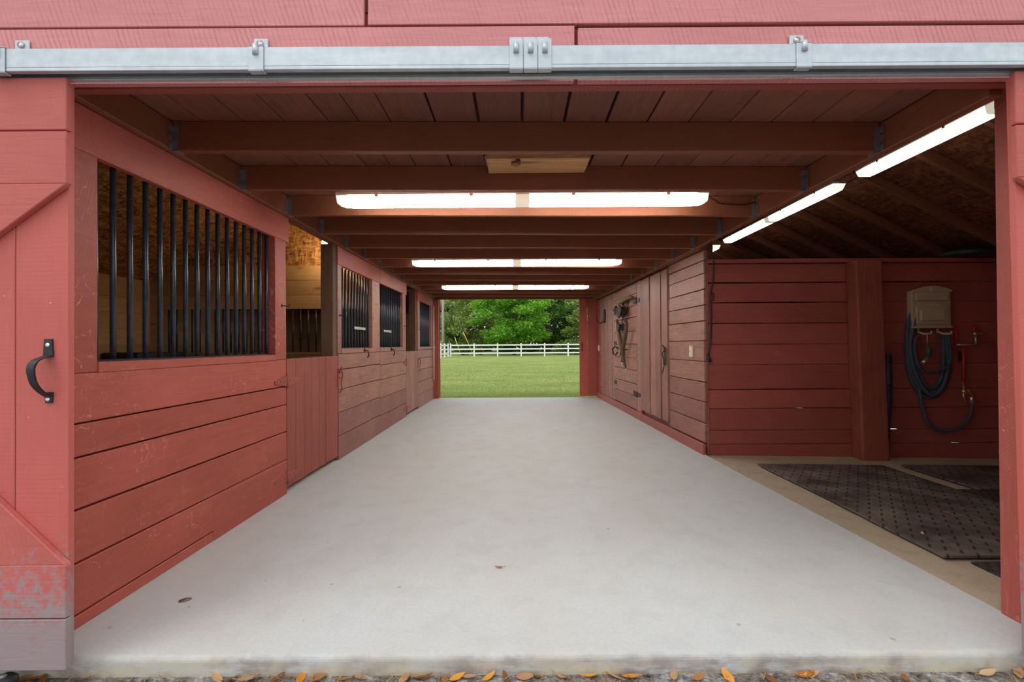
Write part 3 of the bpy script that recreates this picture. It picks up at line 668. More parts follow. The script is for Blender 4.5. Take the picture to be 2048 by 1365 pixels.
m = MB(); c0, c1 = W(1703, 525, 4.86), W(1766, 917, 4.86)
m.hexa([(3.43, 4.80, -.06), (3.705, 4.80, -.06), (3.705, 4.965, -.06), (3.43, 4.965, -.06), (3.385, 4.80, 1.965), (3.65, 4.80, 1.965), (3.65, 4.965, 1.965), (3.385, 4.965, 1.965)])
struct(m.build('pillar_wash', M['wpost'], bevel=.02, seg=3), 'thick rough dark red post in the wash bay')
m = MB(); m.box(1.97, 2.035, 4.99, 5.08, 2.009, 3.3); struct(m.build('pillar_corner', M['bpost'], bevel=.006), 'brown corner post above the wash wall')
m = MB(); m.box(2.02, 2.16, YF+.03, 2.03, -.004, 2.13, .003, r=.5); m.box(2.02, 2.16, YF+.072, 2.03, 2.12, 2.44, r=.5); struct(m.build('pillar_front', M['rpost'], bevel=.006, seg=2), 'red post at the right of the front opening')
for k in range(14):
    y = 2.25+.61*k
    if y > 9.5: break
    m = MB(); x0, x1 = 1.95, 5.18
    m.hexa([(x0, y, roof(x0)-.10), (x1, y, roof(x1)-.10), (x1, y+.042, roof(x1)-.10), (x0, y+.042, roof(x0)-.10), (x0, y, roof(x0)-.002), (x1, y, roof(x1)-.002), (x1, y+.042, roof(x1)-.002), (x0, y+.042, roof(x0)-.002)])
    lab = 'dark sloping rafter %s over the wash bay' % ('nearest the front,' if k == 0 else ORD[k]+' from the front,')
    tag(m.build('rafter', M['rafter'], bevel=.003), lab, 'rafter', 'rafters over the wash bay')

def floor_mat(x0, x1, y0, y1, mat_, label, lift=0, th=.012):
    t = bpy.data.objects.new
    m = MB(); n = 8; mm = 6; v_, f_ = [], []
    for lay in (0, 1):
        for i in range(n+1):
            for j in range(mm+1):
                x = x0+(x1-x0)*i/n; y = y0+(y1-y0)*j/mm
                wob = .004*math.sin(x*5+y*3) if lay and 0 < i < n and 0 < j < mm else 0
                if i in (0, n): x += .006*math.sin(y*4)
                if j in (0, mm): y += .008*math.sin(x*5)
                v_.append((x, y, zt(x)+.001+lift+(th+wob if lay else 0)))
    Q = (n+1)*(mm+1); I = lambda l, i, j: l*Q+i*(mm+1)+j
    for i in range(n):
        for j in range(mm):
            f_.append((I(1,i,j), I(1,i+1,j), I(1,i+1,j+1), I(1,i,j+1))); f_.append((I(0,i,j), I(0,i,j+1), I(0,i+1,j+1), I(0,i+1,j)))
    for i in range(n):
        for j in (0, mm): f_.append((I(0,i,j), I(0,i+1,j), I(1,i+1,j), I(1,i,j)))
    for j in range(mm):
        for i in (0, n): f_.append((I(0,i,j), I(0,i,j+1), I(1,i,j+1), I(1,i,j)))
    m.add(v_, f_); tag(m.build('rubber_mat', mat_), label, 'mat', 'rubber mats on the wash bay floor')
floor_mat(2.25, 3.42, 2.56, 4.53, M['mat1'], 'large dusty black rubber mat with rows of dashes, nearest the aisle', .0145)
floor_mat(3.62, 4.84, 3.80, 4.56, M['mat1'], 'black rubber mat at the back right, below the hose', .014)
floor_mat(3.36, 4.60, 2.53, 3.83, M['mat2'], 'black rubber mat with small diamond studs behind the red front post', .0)
floor_mat(2.36, 3.58, 1.95, 2.525, M['mat2'], 'narrow strip of black rubber mat beside the front post base', .0)

# hose box
t = thing('hose_box', 'taupe plastic hose box with arched lid on the dark red wall', 'box', (4.19, 4.87, 1.3))
bx0, bx1 = 4.02, 4.415; byf, byb = 4.880, WY
zb0, zb1 = 1.293, 1.660
def arch(x0, x1, z0, z1, rise, n=12):
    return [(x0, z0), (x1, z0)]+[(x1+(x0-x1)*i/n, z1+rise*math.sin(PI*i/n)) for i in range(n+1)]
b = MB(); b.prism(arch(bx0, bx1, zb0, zb1, .045), 'y', byf+.02, byb); b.box(bx0-.008, bx1+.008, byf+.005, byb, zb0-.012, zb0+.008); b.build('body', M['taupe'], t, bevel=.006, seg=2)
b = MB(); b.prism(arch(bx0+.03, bx1-.03, 1.563, zb1-.012, .03), 'y', byf, byf+.03); b.prism(arch(bx0+.003, bx1-.003, zb1-.01, zb1+.008, .045), 'y', byf-.004, byf+.03); b.build('lid', M['taupe'], t, bevel=.005, seg=2)
b = MB(); b.prism([(4.195, 1.648), (4.24, 1.648), (4.255, 1.702), (4.18, 1.702)], 'y', byf-.014, byf+.02); b.build('keystone', M['taupe'], t, bevel=.004)
b = MB(); b.prism(arch(bx0+.035, bx1-.035, zb0+.03, 1.505, .035), 'y', byf+.004, byf+.03); b.build('panel_surround', M['taupe'], t, bevel=.006, seg=2)
b = MB(); b.prism(arch(bx0+.07, bx1-.07, zb0+.06, 1.475, .03), 'y', byf-.008, byf+.03); b.build('raised_panel', M['taupe'], t, bevel=.012, seg=3)
b = MB(); b.lathe([(0, -.006), (.009, -.004), (.009, .01)], (4.36, byf, 1.605), 'y', 10); b.build('lock', M['steel'], t)
for x in (4.105, 4.305):
    b = MB(); b.tube([(x, 4.93, zb0), (x, 4.93, zb0-.05), (x, 4.87, zb0-.07), (x+.045, 4.83, zb0-.07), (x+.05, 4.83, zb0-.045)], .012, 8); b.build('hanger_hook', M['taupe'], t)
# hose
def smooth(pts, n=5):
    P = [Vector(p) for p in pts]; out = []
    for i in range(len(P)-1):
        a, b, c, d = P[max(i-1, 0)], P[i], P[i+1], P[min(i+2, len(P)-1)]
        for k in range(n):
            u = k/n
            out.append(.5*((2*b)+(-a+c)*u+(2*a-5*b+4*c-d)*u*u+(-a+3*b-3*c+d)*u**3))
    return out+[P[-1]]
t = thing('garden_hose', 'dark blue grey hose coiled under the taupe box', 'hose', (4.15, 4.88, 1.2))
b = MB()
loops = [((1834, 612), (1813, 690), (1822, 760), (1850, 795), (1880, 785), (1899, 740), (1897, 690), (1893, 664)),
         ((1834, 600), (1815, 655), (1818, 730), (1838, 775), (1862, 786), (1884, 765), (1893, 720), (1889, 664)),
         ((1836, 612), (1822, 650), (1826, 710), (1842, 760), (1858, 776), (1876, 768), (1886, 730), (1886, 664)),
         ((1836, 620), (1820, 690), (1832, 750), (1858, 790), (1882, 778), (1895, 735), (1893, 690), (1891, 664)),
         ((1842, 668), (1832, 678), (1829, 700), (1838, 735), (1856, 746), (1878, 742), (1898, 728), (1899, 690), (1894, 664))]
for i, L in enumerate(loops):
    Y = 4.945-.011*i
    pts = [W(x, y, Y) for x, y in L]
    b.tube(smooth(pts), .0185 if i < 4 else .014, 10)
b.build('coil', M['hose'], t)
b = MB(); b.tube(smooth([W(x, y, 4.93) for x, y in ((1836, 740), (1838, 780), (1844, 815), (1856, 848), (1880, 862), (1905, 860), (1930, 846), (1941, 825), (1943, 805))]), .016, 10); b.build('tail', M['hose'], t)
b = MB(); b.tube([W(1943, 808, 4.93), W(1942, 793, 4.92)], .017, 10); b.build('connector', M['steel'], t)
t = thing('hose_nozzle', 'dark green hose nozzle hanging below the taupe box', 'nozzle', W(1853, 700, 4.78))
b = MB(); b.tube([W(1855, 688, 4.80), W(1857, 700, 4.80), W(1856, 715, 4.80)], [.012, .024, .016], 10); b.build('grip', M['green'], t)
b = MB(); b.tube([W(1856, 714, 4.80), W(1850, 722, 4.78), W(1845, 726, 4.77)], [.014, .014, .02], 10); b.build('spout', M['steel'], t)
b = MB(); b.tube([W(1854, 668, 4.80), W(1855, 688, 4.80)], .004, 6); b.tube([(4.15, 4.832, 1.223), (4.14, 4.815, 1.228), W(1854, 668, 4.80)], .004, 6); b.build('wire', M['steel'], t)
b = MB(); b.tube([W(1864, 697, 4.79), W(1866, 705, 4.78), W(1860, 714, 4.79)], .006, 6); b.build('trigger', M['black'], t)
# water pipe
t = thing('water_pipe', 'red water pipe with brass taps on the dark red wall', 'pipe', W(1940, 720, 4.93))
YY = 4.94
b = MB(); b.tube([W(1926, 698, YY), W(1927, 730, YY), W(1926, 763, YY)], .014, 10); b.tube([W(1911, 657, YY), W(1912, 690, YY)], .012, 10); b.tube([W(1949, 650, YY), W(1949, 668, YY)], .012, 10); b.build('red_run', M['redpipe'], t)
b = MB(); b.tube([W(1911, 690, YY), W(1952, 690, YY)], .011, 10); b.tube([W(1951, 691, YY), W(1951, 668, YY)], .011, 10); b.build('steel_run', M['steel'], t)
for (x, y) in ((1950, 668), (1927, 783)):
    b = MB(); b.tube([W(x-3, y, YY-.02), W(x+22, y-1, YY-.03)] if x > 1940 else [W(1926, 763, YY), W(1926, 790, YY-.02), W(1928, 805, YY-.02)], .011, 8); b.lathe([(0, -.02), (.022, -.015), (.022, .015), (0, .02)], W(x, y, YY-.03), 'y', 12); b.build('tap', M['brass'], t)
b = MB(); b.tube([W(1928, 785, YY-.03), W(1934, 780, YY-.04), W(1942, 792, YY-.04)], [.012, .013, .016], 8); b.build('elbow', M['brass'], t)
b = MB(); b.box(*[q for pr in zip(W(1919, 722, 4.95), (W(1926, 704, 4.95).x, 4.968, W(1926, 704, 4.95).z)) for q in pr]); b.build('clip', M['black'], t)
# folded black umbrella-like boom by the post
t = thing('rolled_awning', 'black rolled sleeve strapped upright beside the thick red post', 'sleeve', W(1776, 790, 4.86))
b = MB(); b.tube([W(1773, 708, 4.86), W(1775, 760, 4.86), W(1775, 810, 4.86), W(1773, 860, 4.86), W(1774, 912, 4.86)], [.040, .042, .036, .026, .012], 12); b.build('sleeve', M['black'], t)
for y in (722, 770, 778): 
    b = MB(); b.tube([W(1773, y-2, 4.86), W(1774, y+2, 4.86)], .046, 12); b.build('strap', M['black'], t)
b = MB(); b.tube([W(1770, 712, 4.86), W(1778, 708, 4.84), W(1782, 716, 4.84)], .012, 8); b.build('handle', M['black'], t)
# black seat on the cap board
m = MB(); o = W(1938, 512, 5.02)
m.lathe([(0, -.038), (.20, -.035), (.245, -.01), (.235, .03), (.18, .047), (0, .04)], (4.70, 5.0, 2.048), 'z', 24)
tag(m.build('rubber_tub', M['black']), 'black rubber tub resting on the wash wall cap', 'tub')
# hanging cord at the corner
t = thing('hanging_cord', 'dark cord with plug hanging at the wash wall corner', 'cord', W(1420, 620, 4.94))
b = MB(); b.tube(smooth([W(1428, 522, 4.93), W(1426, 560, 4.95), W(1421, 590, 4.95), W(1422, 640, 4.95), W(1420, 690, 4.95), W(1416, 712, 4.95)]), .008, 8); b.build('cable', M['black'], t)
b = MB(); b.tube([W(1416, 710, 4.95), W(1416, 718, 4.95), W(1421, 724, 4.945)], [.012, .02, .018], 10); b.build('plug', M['black'], t)
b = MB(); b.tube([W(1421, 588, 4.965), W(1427, 586, 4.94), W(1427, 600, 4.93), W(1422, 603, 4.95)], .006, 8); b.build('hook', M['iron'], t)

# ------------------------------------------------------------------ lamps
def tube_lamp(name, label, mat_, group, drop, cat='light'):
    """two four-foot fixtures end to end, diffuser facing down; origin at the middle of the diffuser's underside"""
    t = thing(name, label, cat, (0, 0, 0), group)
    def trap(x0, x1, tap0, tap1):
        b = MB(); z0, z1 = 0.0, .058
        def sec(x, w0, w1, za): return [(x, -w1, z1), (x, -w0, za+.008), (x, -w0*.8, za), (x, w0*.8, za), (x, w0, za+.008), (x, w1, z1)]
        ss = [sec(x0, .045, .064, .012)] if tap0 else []
        ss += [sec(x0+(.035 if tap0 else 0), .056, .066, 0), sec(x1-(.035 if tap1 else 0), .056, .066, 0)]
        if tap1: ss.append(sec(x1, .045, .064, .012))
        v_ = [p for s_ in ss for p in s_]; f_ = [tuple(range(6)), tuple(6*(len(ss)-1)+q for q in range(5, -1, -1))]
        for i in range(len(ss)-1):
            for q in range(6): f_.append((6*i+q, 6*(i+1)+q, 6*(i+1)+(q+1) % 6, 6*i+(q+1) % 6))
        return b.add(v_, f_)
    trap(-1.20, -.05, False, False).build('diffuser', mat_, t); trap(.05, 1.20, False, False).build('diffuser', mat_, t)
    trap(-.048, .048, False, False).build('joint_lens', M['joint'], t)
    trap(-1.28, -1.202, True, False).build('end_lens', M['lampend'], t); trap(1.202, 1.28, False, True).build('end_lens', M['lampend'], t)
    b = MB(); b.box(-1.285, 1.285, -.07, .07, .0585, .085); b.build('housing', M['house'], t, bevel=.006)
    for x in (-.8, .8):
        b = MB(); b.box(x-.02, x+.02, -.03, .03, .086, .086+drop); b.build('mounting_bracket', M['hanger'], t)
    for x in (-1.0, -.35, .35, 1.0):
        for c in (-.071, .071):
            b = MB(); b.box(x-.012, x+.012, c-.005, c+.005, .045, .075); b.build('clip', M['steel'], t)
    return t
lamp0 = tube_lamp('tube_light', 'long lit tube light across the aisle nearest the front', M['lamp'], 'tube lights across the aisle ceiling', .085)
lamp0.location = (.04, 3.36, 2.115); lamp0.rotation_euler = (0, 0, 0)
dup(lamp0, (.0, 5.92, 2.115), 0, 'long lit tube light across the aisle, second from the front')
dup(lamp0, (-.03, 8.42, 2.115), 0, 'long lit tube light across the aisle, farthest from the front')
wl = tube_lamp('tube_light', 'lit tube light over the wash bay, partly behind the red front post', M['washlamp'], 'tube lights under the wash bay roof', .09)
wl.location = (3.2, 3.16, 2.66); wl.rotation_euler = (0, 0, PI/2)
dup(wl, (3.2, 6.04, 2.66), PI/2, 'lit tube light over the wash wall, next to the long beam')
dup(wl, (3.2, 8.98, 2.66), PI/2, 'lit tube light far behind the corner post, only its tip showing')
b = MB(); b.tube(smooth([(1.325, 3.36, 2.18), (1.45, 3.40, 2.13), (1.52, 3.5, 2.16), (1.5, 3.62, 2.2), (1.7, 3.645, 2.19), (bx(3.64)-.01, 3.645, 2.215)]), .004, 6)
tag(b.build('lamp_cable', M['iron']), 'thin cable from the nearest aisle light to the beam', 'cable')
b = MB(); b.tube(smooth([(3.2, 4.43, 2.74), (3.22, 4.5, 2.71), (3.2, 4.65, 2.69), (3.2, 4.77, 2.735)]), .005, 6)
tag(b.build('lamp_cable', M['iron']), 'thin cable joining the two wash bay lights', 'cable')
# pine plank under the ceiling boards
t = thing('pine_plank', 'bare pine plank screwed under the ceiling between the first two joists', 'plank', (.12, 2.93, 2.25))
b = MB(); b.box(-.175, .43, 2.80, 3.035, 2.225, 2.258); b.build('board', M['plank'], t, bevel=.003)
for xa in (-.10, .28):
    b = MB(); b.box(xa, xa+.08, 2.85, 3.0, 2.258, cz(xa+.08)); b.build('spacer', M['plank'], t)
b = MB(); b.tube([(.01, 2.82, 2.226), (.01, 2.80, 2.20), (.0, 2.79, 2.19), (-.03, 2.79, 2.195)], [.014, .018, .02, .012], 8); b.build('hook', M['leaf_tan'], t)

# ------------------------------------------------------------------ sliding door track
t = thing('door_track', 'long galvanised sliding door track above the opening', 'track', (0, 1.72, 2.15))
b = MB(); y0, y1, z0, z1 = 1.672, 1.748, 2.118, 2.186
b.box(-4.2, 4.2, y0, y0+.004, z0, z1); b.box(-4.2, 4.2, y1-.004, y1, z0, z1); b.box(-4.2, 4.2, y0, y1, z1-.004, z1)
b.box(-4.2, 4.2, y0, y0+.020, z0-.012, z0); b.box(-4.2, 4.2, y1-.020, y1, z0-.012, z0)
b.build('rail', M['galv'], t, bevel=.003, seg=2)
def bracket(x, wd, n=1, top=.024):
    br = None
    for i in range(n):
        xa = x-wd*n/2+wd*i+.001; xb = xa+wd-.002
        q = MB()
        q.box(xa, xb, y0-.005, y0-.001, z0-.016, z1+(.022 if n > 1 else .0)); q.box(xa, xb, y0-.005, 1.806, z1+.001, z1+.005)
        q.box(xa, xb, y0-.005, y0+.02, z0-.019, z0-.014)
        po = math.copysign(.055, x) if n == 1 else 0
        q.box(xa+po, xb+po, 1.805, 1.812, z1-.03, z1+.115)
        o = q.build('bracket', M['galv'], t, bevel=.002)
        s = MB(); s.tube([(x-wd*n/2+wd*(i+.5), y0-.006, z1-.03), (x-wd*n/2+wd*(i+.5), y0-.006, z1+.004)], .010, 10); s.build('slot_rib', M['galv'], o)
        s = MB(); s.lathe([(0, -.008), (.012, -.006), (.012, .0)], (xa+po+.026, 1.805, z1+.095), 'y', 10); s.build('bolt', M['steel'], o)
bracket(-.905, .056); bracket(1.005, .056); bracket(-1.805, .056); bracket(.052, .05, 3)

# ------------------------------------------------------------------ sliding doors
def sliding_door(name, xe, sg, label):
    """closing edge at xe, body running away in direction sg"""
    t = thing(name, label, 'door', (xe, 1.72, 0), None, 'structure')
    X = lambda d: xe+sg*d
    def bb(m, a, b, *r, **k): m.box(min(X(a), X(b)), max(X(a), X(b)), *r, **k)
    wd = 1.85; p = MB()
    es = [.012, .205, .40, .60, .80, 1.0, 1.2, 1.4, 1.6, wd]
    for a, b in zip(es[:-1], es[1:]): bb(p, a+.0015, b-.0015, 1.724, 1.748, .012, 2.095)
    p.build('door_boards', M['door'], t, bevel=.002)
    p = MB()
    for a, b in ((.003, .183), (.187, .374), (1.722, 1.909), (1.913, 2.10)): bb(p, 0, wd, 1.70, 1.7235, a, b, .0008)
    p.build('rail_boards', M['doorx'], t, bevel=.003)
    p = MB(); p.xf = lambda q: (xe+sg*q[0], q[1], q[2])
    for (za, zb_) in ((1.722, .374), (.374, 1.722)):
        s_ = 1 if zb_ > za else -1
        yb_ = 1.7235
        if s_ < 0:   # from the closing edge's top, down and away
            p.prism([(0.0, 1.7225), (wd*.995, .3745+.0), (wd*.995, .375+.24), (.26, 1.7225)], 'y', 1.70, yb_)
        else:
            c = .5*(1.722+.374)
            p.prism([(0.0, .3735), (.26, .3735), (wd*.46, c-.18), (wd*.40, c+.02)], 'y', 1.70, yb_)
            p.prism([(wd*.58, c+.10), (wd*.64, c-.0), (wd*.995, 1.49), (wd*.995, 1.7225), (wd*.93, 1.7225)], 'y', 1.70, yb_)
    p.build('brace', M['doorx'], t, bevel=.003)
    p = MB(); 
    for d in (.35, 1.5):
        bb(p, d, d+.06, 1.704, 1.709, 2.10, 2.115)
    p.build('trolley', M['galv'], t)
    return t
dl = sliding_door('door_7', -1.594, -1, 'red sliding door at the left of the opening')
dr = sliding_door('door_8', 1.800, 1, 'edge of the red sliding door at the right of the opening'); dr.rotation_euler.y = -.014
# pull handle on the left door
h = thing('h', '', '', (0, 0, 0)); bpy.data.objects.remove(h)
hx = -1.692; hy = 1.7235
b = MB(); R = lambda x, z: (x, hy, z)
b.prism([(hx+.002, 1.172), (hx+.030, 1.172), (hx+.034, 1.108), (hx-.002, 1.108)][::-1], 'y', hy-.006, hy)
b.prism([(hx+.006, .943), (hx+.030, .943), (hx+.033, .982), (hx+.003, .982)], 'y', hy-.006, hy)
cen = [(hx+.016, hy-.006, 1.112), (hx+.015, hy-.022, 1.106), (hx+.010, hy-.046, 1.094), (hx+.007, hy-.056, 1.072), (hx+.008, hy-.056, 1.045), (hx+.011, hy-.048, 1.012), (hx+.015, hy-.028, .984), (hx+.017, hy-.006, .966)]
wv = [.015, .015, .014, .013, .012, .012, .012, .012]; v_, f_ = [], []
pp = smooth(cen, 4); ww = [wv[min(int(i/4), 7)] for i in range(len(pp))]
for p_, q in zip(pp, ww): v_ += [(p_.x-q, p_.y-.004, p_.z), (p_.x+q, p_.y-.004, p_.z), (p_.x+q, p_.y+.004, p_.z), (p_.x-q, p_.y+.004, p_.z)]
for i in range(len(pp)-1):
    for q in range(4): f_.append((4*i+q, 4*i+(q+1) % 4, 4*i+4+(q+1) % 4, 4*i+4+q))
f_ += [(0,1,2,3), tuple(4*(len(pp)-1)+q for q in (3,2,1,0))]
b.add(v_, f_)
ho = b.build('pull_handle', M['black'], dl, bevel=.002, seg=2); ho['label'] = 'black bent pull handle'
for z in (1.150, .956):
    s = MB(); s.lathe([(0, -.003), (.0075, -.003), (.0085, .0)], (hx+.017, hy-.006, z), 'y', 12); s.build('screw', M['steel'], ho)
# guide roller at the door's foot
t = thing('guide_roller', 'black door guide roller on the gravel by the left door foot', 'roller', (-1.80, 1.70, -.07))
b = MB(); b.lathe([(0, 0), (.035, 0), (.04, .012), (.04, .045), (.03, .055), (0, .055)], (-1.815, 1.70, -.072), 'z', 18); b.build('wheel', M['black'], t)
b = MB(); b.lathe([(0, 0), (.012, 0), (.01, .008), (0, .008)], (-1.815, 1.70, -.018), 'z', 10); b.build('bolt', M['hanger'], t)

# ------------------------------------------------------------------ fallen leaves and straw
def leaf_mesh(L, wd, curl):
    v_, f_ = [], []; n = 7
    for i in range(n+1):
        u = i/n; hw = wd*math.sin(PI*min(1, max(0, u)))**.8*(1-.25*u)+.0008; x = (u-.5)*L; z = curl*(2*u-1)**2
        v_ += [(x, -hw, z+.25*hw), (x, 0, z), (x, hw, z+.25*hw)]
    for i in range(n):
        for q in (0, 1): f_.append((3*i+q, 3*i+q+1, 3*i+4+q, 3*i+3+q))
    b = MB(); b.add(v_, f_, smooth=True)
    b.tube([(-.5*L, 0, curl), (-.5*L-.012, 0.002, curl+.003)], .0012, 5)
    return b
LK = {'orange': ('leaf_orange', 'curled orange fallen leaf on the gravel along the slab edge'), 'tan': ('leaf_tan', 'pale tan fallen leaf on the gravel along the slab edge'), 'brown': ('leaf_brown', 'dark brown fallen leaf on the gravel along the slab edge')}
protos = {}
for kd, (mn, lab) in LK.items():
    protos[kd] = []
spots = [(70,1357,'orange',.2),(45,1360,'tan',1.2),(98,1352,'brown',2.2),(440,1346,'tan',2.4),(470,1352,'brown',.6),(500,1356,'tan',.2),(605,1352,'orange',1.5),(640,1348,'brown',.7),(724,1344,'tan',2.8),(810,1356,'tan',1.3),(838,1350,'tan',.25),(852,1341,'brown',.4),(915,1352,'orange',.5),(938,1348,'tan',2.9),(978,1349,'orange',.7),(1012,1354,'brown',1.9),(1050,1343,'tan',.2),(1075,1352,'brown',2.5),(1118,1338,'tan',2.6),(1177,1341,'orange',.1),(1225,1340,'tan',2.4),(1260,1350,'orange',3.0),(1346,1350,'tan',1.3),(1453,1352,'orange',1.7),(1604,1329,'orange',.05),(1618,1346,'tan',.1),(1805,1356,'brown',1.0),(1965,1335,'tan',.2),(2028,1336,'tan',.9),(2044,1332,'orange',.6),(560,1351,'brown',1.0),(688,1356,'brown',.2),(1395,1353,'brown',.3),(1540,1356,'brown',2.2),(890,1358,'brown',1.2)]
for i, (x, y, kd, a) in enumerate(spots):
    Y = min(1.765, FPX*1.205/max(1, (y-690)+.0065*(x-1035)))
    p = W(x, y, Y); L = random.uniform(.06, .085)*(.8 if kd == 'brown' else 1)
    o = leaf_mesh(L, L*.2, random.uniform(.004, .012)).build('fallen_leaf', M[LK[kd][0]])
    o.location = (p.x, min(p.y, 1.755), -.066+random.uniform(0, .004)); o.rotation_euler = (random.uniform(-.25, .45), random.uniform(-.2, .2), a)
    tag(o, LK[kd][1], 'leaf', 'fallen leaves along the slab edge (%s)' % kd)
for (x, y, kd, a, z, lab) in ((1587, 1001, 'orange', .1, 0, 'orange fallen leaf where slab meets the tan floor'), (1889, 1022, 'orange', -.2, 1, 'orange fallen leaf lying on the large dusty mat, farther back'), (1842, 1067, 'tan', .9, 1, 'small tan leaf fallen on the large dusty mat, nearer the front'), (998, 1133, 'brown', 2.9, 0, 'thin reddish brown leaf in the middle of the slab')):
    zz = 0.004 if not z else .012
    Y = FPX*(EYE-zz)/((y-690)+.0065*(x-1035)); p = W(x, y, Y)
    o = leaf_mesh(.05, .009, .006).build('fallen_leaf', M[LK[kd][0]]); o.location = (p.x, p.y, (zt(p.x)+.033) if z else .003); o.rotation_euler = (.1, 0, a); tag(o, lab, 'leaf')
m = MB()
for i in range(700):
    x = random.uniform(-1.9, 1.95); cl = .5+.5*math.sin(x*7)+.4*math.sin(x*19)
    if random.random() > cl+.15: continue
    y = random.uniform(1.68, 1.77); a = random.uniform(0, PI); L = random.uniform(.012, .05); z = -.071+random.uniform(0, .012)
    dx, dy = L*math.cos(a)/2, L*math.sin(a)/2
    y = min(y, 1.765-abs(dy))
    m.tube([(x-dx, y-dy, z), (x+dx, y+dy, z+random.uniform(0, .008))], .0011, 4)
tag(m.build('pine_straw', M['straw']), 'dry straw and needles littering the slab edge', 'straw', None, 'stuff')
m = MB(); c = []
n = 20
m.lathe([(0, .0006), (.026, .0006), (.0, .0012)], (0, 0, 0), 'z', n)
sp = m.build('oil_stain', metal('brown_stain', (.16, .13, .10, 1), (.20, .165, .13, 1), .6, 0)); sp.location = W(373, 1199, FPX*EYE/(509-4.3)); sp.location.z = .0004; sp.scale = (1, .8, 1); sp.rotation_euler = (0, 0, .5)
tag(sp, 'dark brown stain on the slab near the left stall', 'stain')

# ------------------------------------------------------------------ outside, behind the barn
GZ = -.075
m = MB()
rng = np.random.default_rng(3); N = 70000
yy = 10.5+(rng.random(N)**2.6)*30; xx = (rng.random(N)-.5)*(4.2+.55*(yy-10.5)+1)
hh = (.012+.02*rng.random(N))*np.clip((42-yy)/20, .1, 1); an = rng.random(N)*PI; ln = (rng.random((N, 2))-.5)*.03
V = np.zeros((N, 3, 3)); ww = .0035+.0009*(yy-10.4)
V[:, 0] = np.c_[xx-ww*np.cos(an), yy-ww*np.sin(an), np.full(N, GZ)]; V[:, 1] = np.c_[xx+ww*np.cos(an), yy+ww*np.sin(an), np.full(N, GZ)]
V[:, 2] = np.c_[xx+ln[:, 0], yy+ln[:, 1], GZ+hh]
def cloud(name, V, k, mat_, parent=None, tint=None):
    n = len(V); me = bpy.data.meshes.new(name)
    off = np.array(LOC.get(parent.name, Vector())) if parent else np.zeros(3)
    me.vertices.add(n*k); me.vertices.foreach_set('co', (V.reshape(-1, 3)-off).ravel())
    me.loops.add(n*k); me.loops.foreach_set('vertex_index', np.arange(n*k, dtype=np.int32))
    me.polygons.add(n); me.polygons.foreach_set('loop_start', np.arange(0, n*k, k, dtype=np.int32)); me.polygons.foreach_set('loop_total', np.full(n, k, dtype=np.int32))
    me.update(); at = me.attributes.new('tint', 'FLOAT', 'FACE'); at.data.foreach_set('value', (tint if tint is not None else rng.random(n)).astype(np.float32))
    me.materials.append(mat_); o = bpy.data.objects.new(name, me); C.objects.link(o)
    if parent: o.parent = parent
    return o
tag(cloud('lawn_grass', V, 3, M['blade']), 'short green grass growing behind the rear opening', 'grass', None, 'stuff')

def fence(label, pts):
    t = thing('paddock_fence', label, 'fence', (pts[0][0], pts[0][1], GZ), 'white paddock fences')
    for i, (x, y) in enumerate(pts):
        b = MB(); b.box(x-.066, x+.066, y-.066, y+.066, GZ-.02, GZ+1.30); o = b.build('post', M['vinyl'], t)
        b = MB(); b.add([(x-.085, y-.085, GZ+1.30), (x+.085, y-.085, GZ+1.30), (x+.085, y+.085, GZ+1.30), (x-.085, y+.085, GZ+1.30), (x, y, GZ+1.40)], [(3,2,1,0), (0,1,4), (1,2,4), (2,3,4), (3,0,4)]); b.build('post_cap', M['vinyl'], o)
    for (x0, y0_), (x1, y1_) in zip(pts[:-1], pts[1:]):
        for z in (.30, .72, 1.13):
            dx, dy = x1-x0, y1_-y0_; L = math.hypot(dx, dy); px, py = -dy/L*.025, dx/L*.025
            ux, uy = dx/L*.067, dy/L*.067
            b = MB(); q = [(x0+ux-px, y0_+uy-py), (x1-ux-px, y1_-uy-py), (x1-ux+px, y1_-uy+py), (x0+ux+px, y0_+uy+py)]
            b.hexa([(a, c_, GZ+z) for a, c_ in q]+[(a, c_, GZ+z+.14) for a, c_ in q]); b.build('rail', M['vinyl'], t)
FY = 50.0
fence('white three rail fence running straight across behind the lawn', [(-6.95+2.44*i, FY) for i in range(8)])
fence('white three rail fence side run coming forward at the left edge', [(-7.2, FY-.0-2.44*i) for i in range(4)])

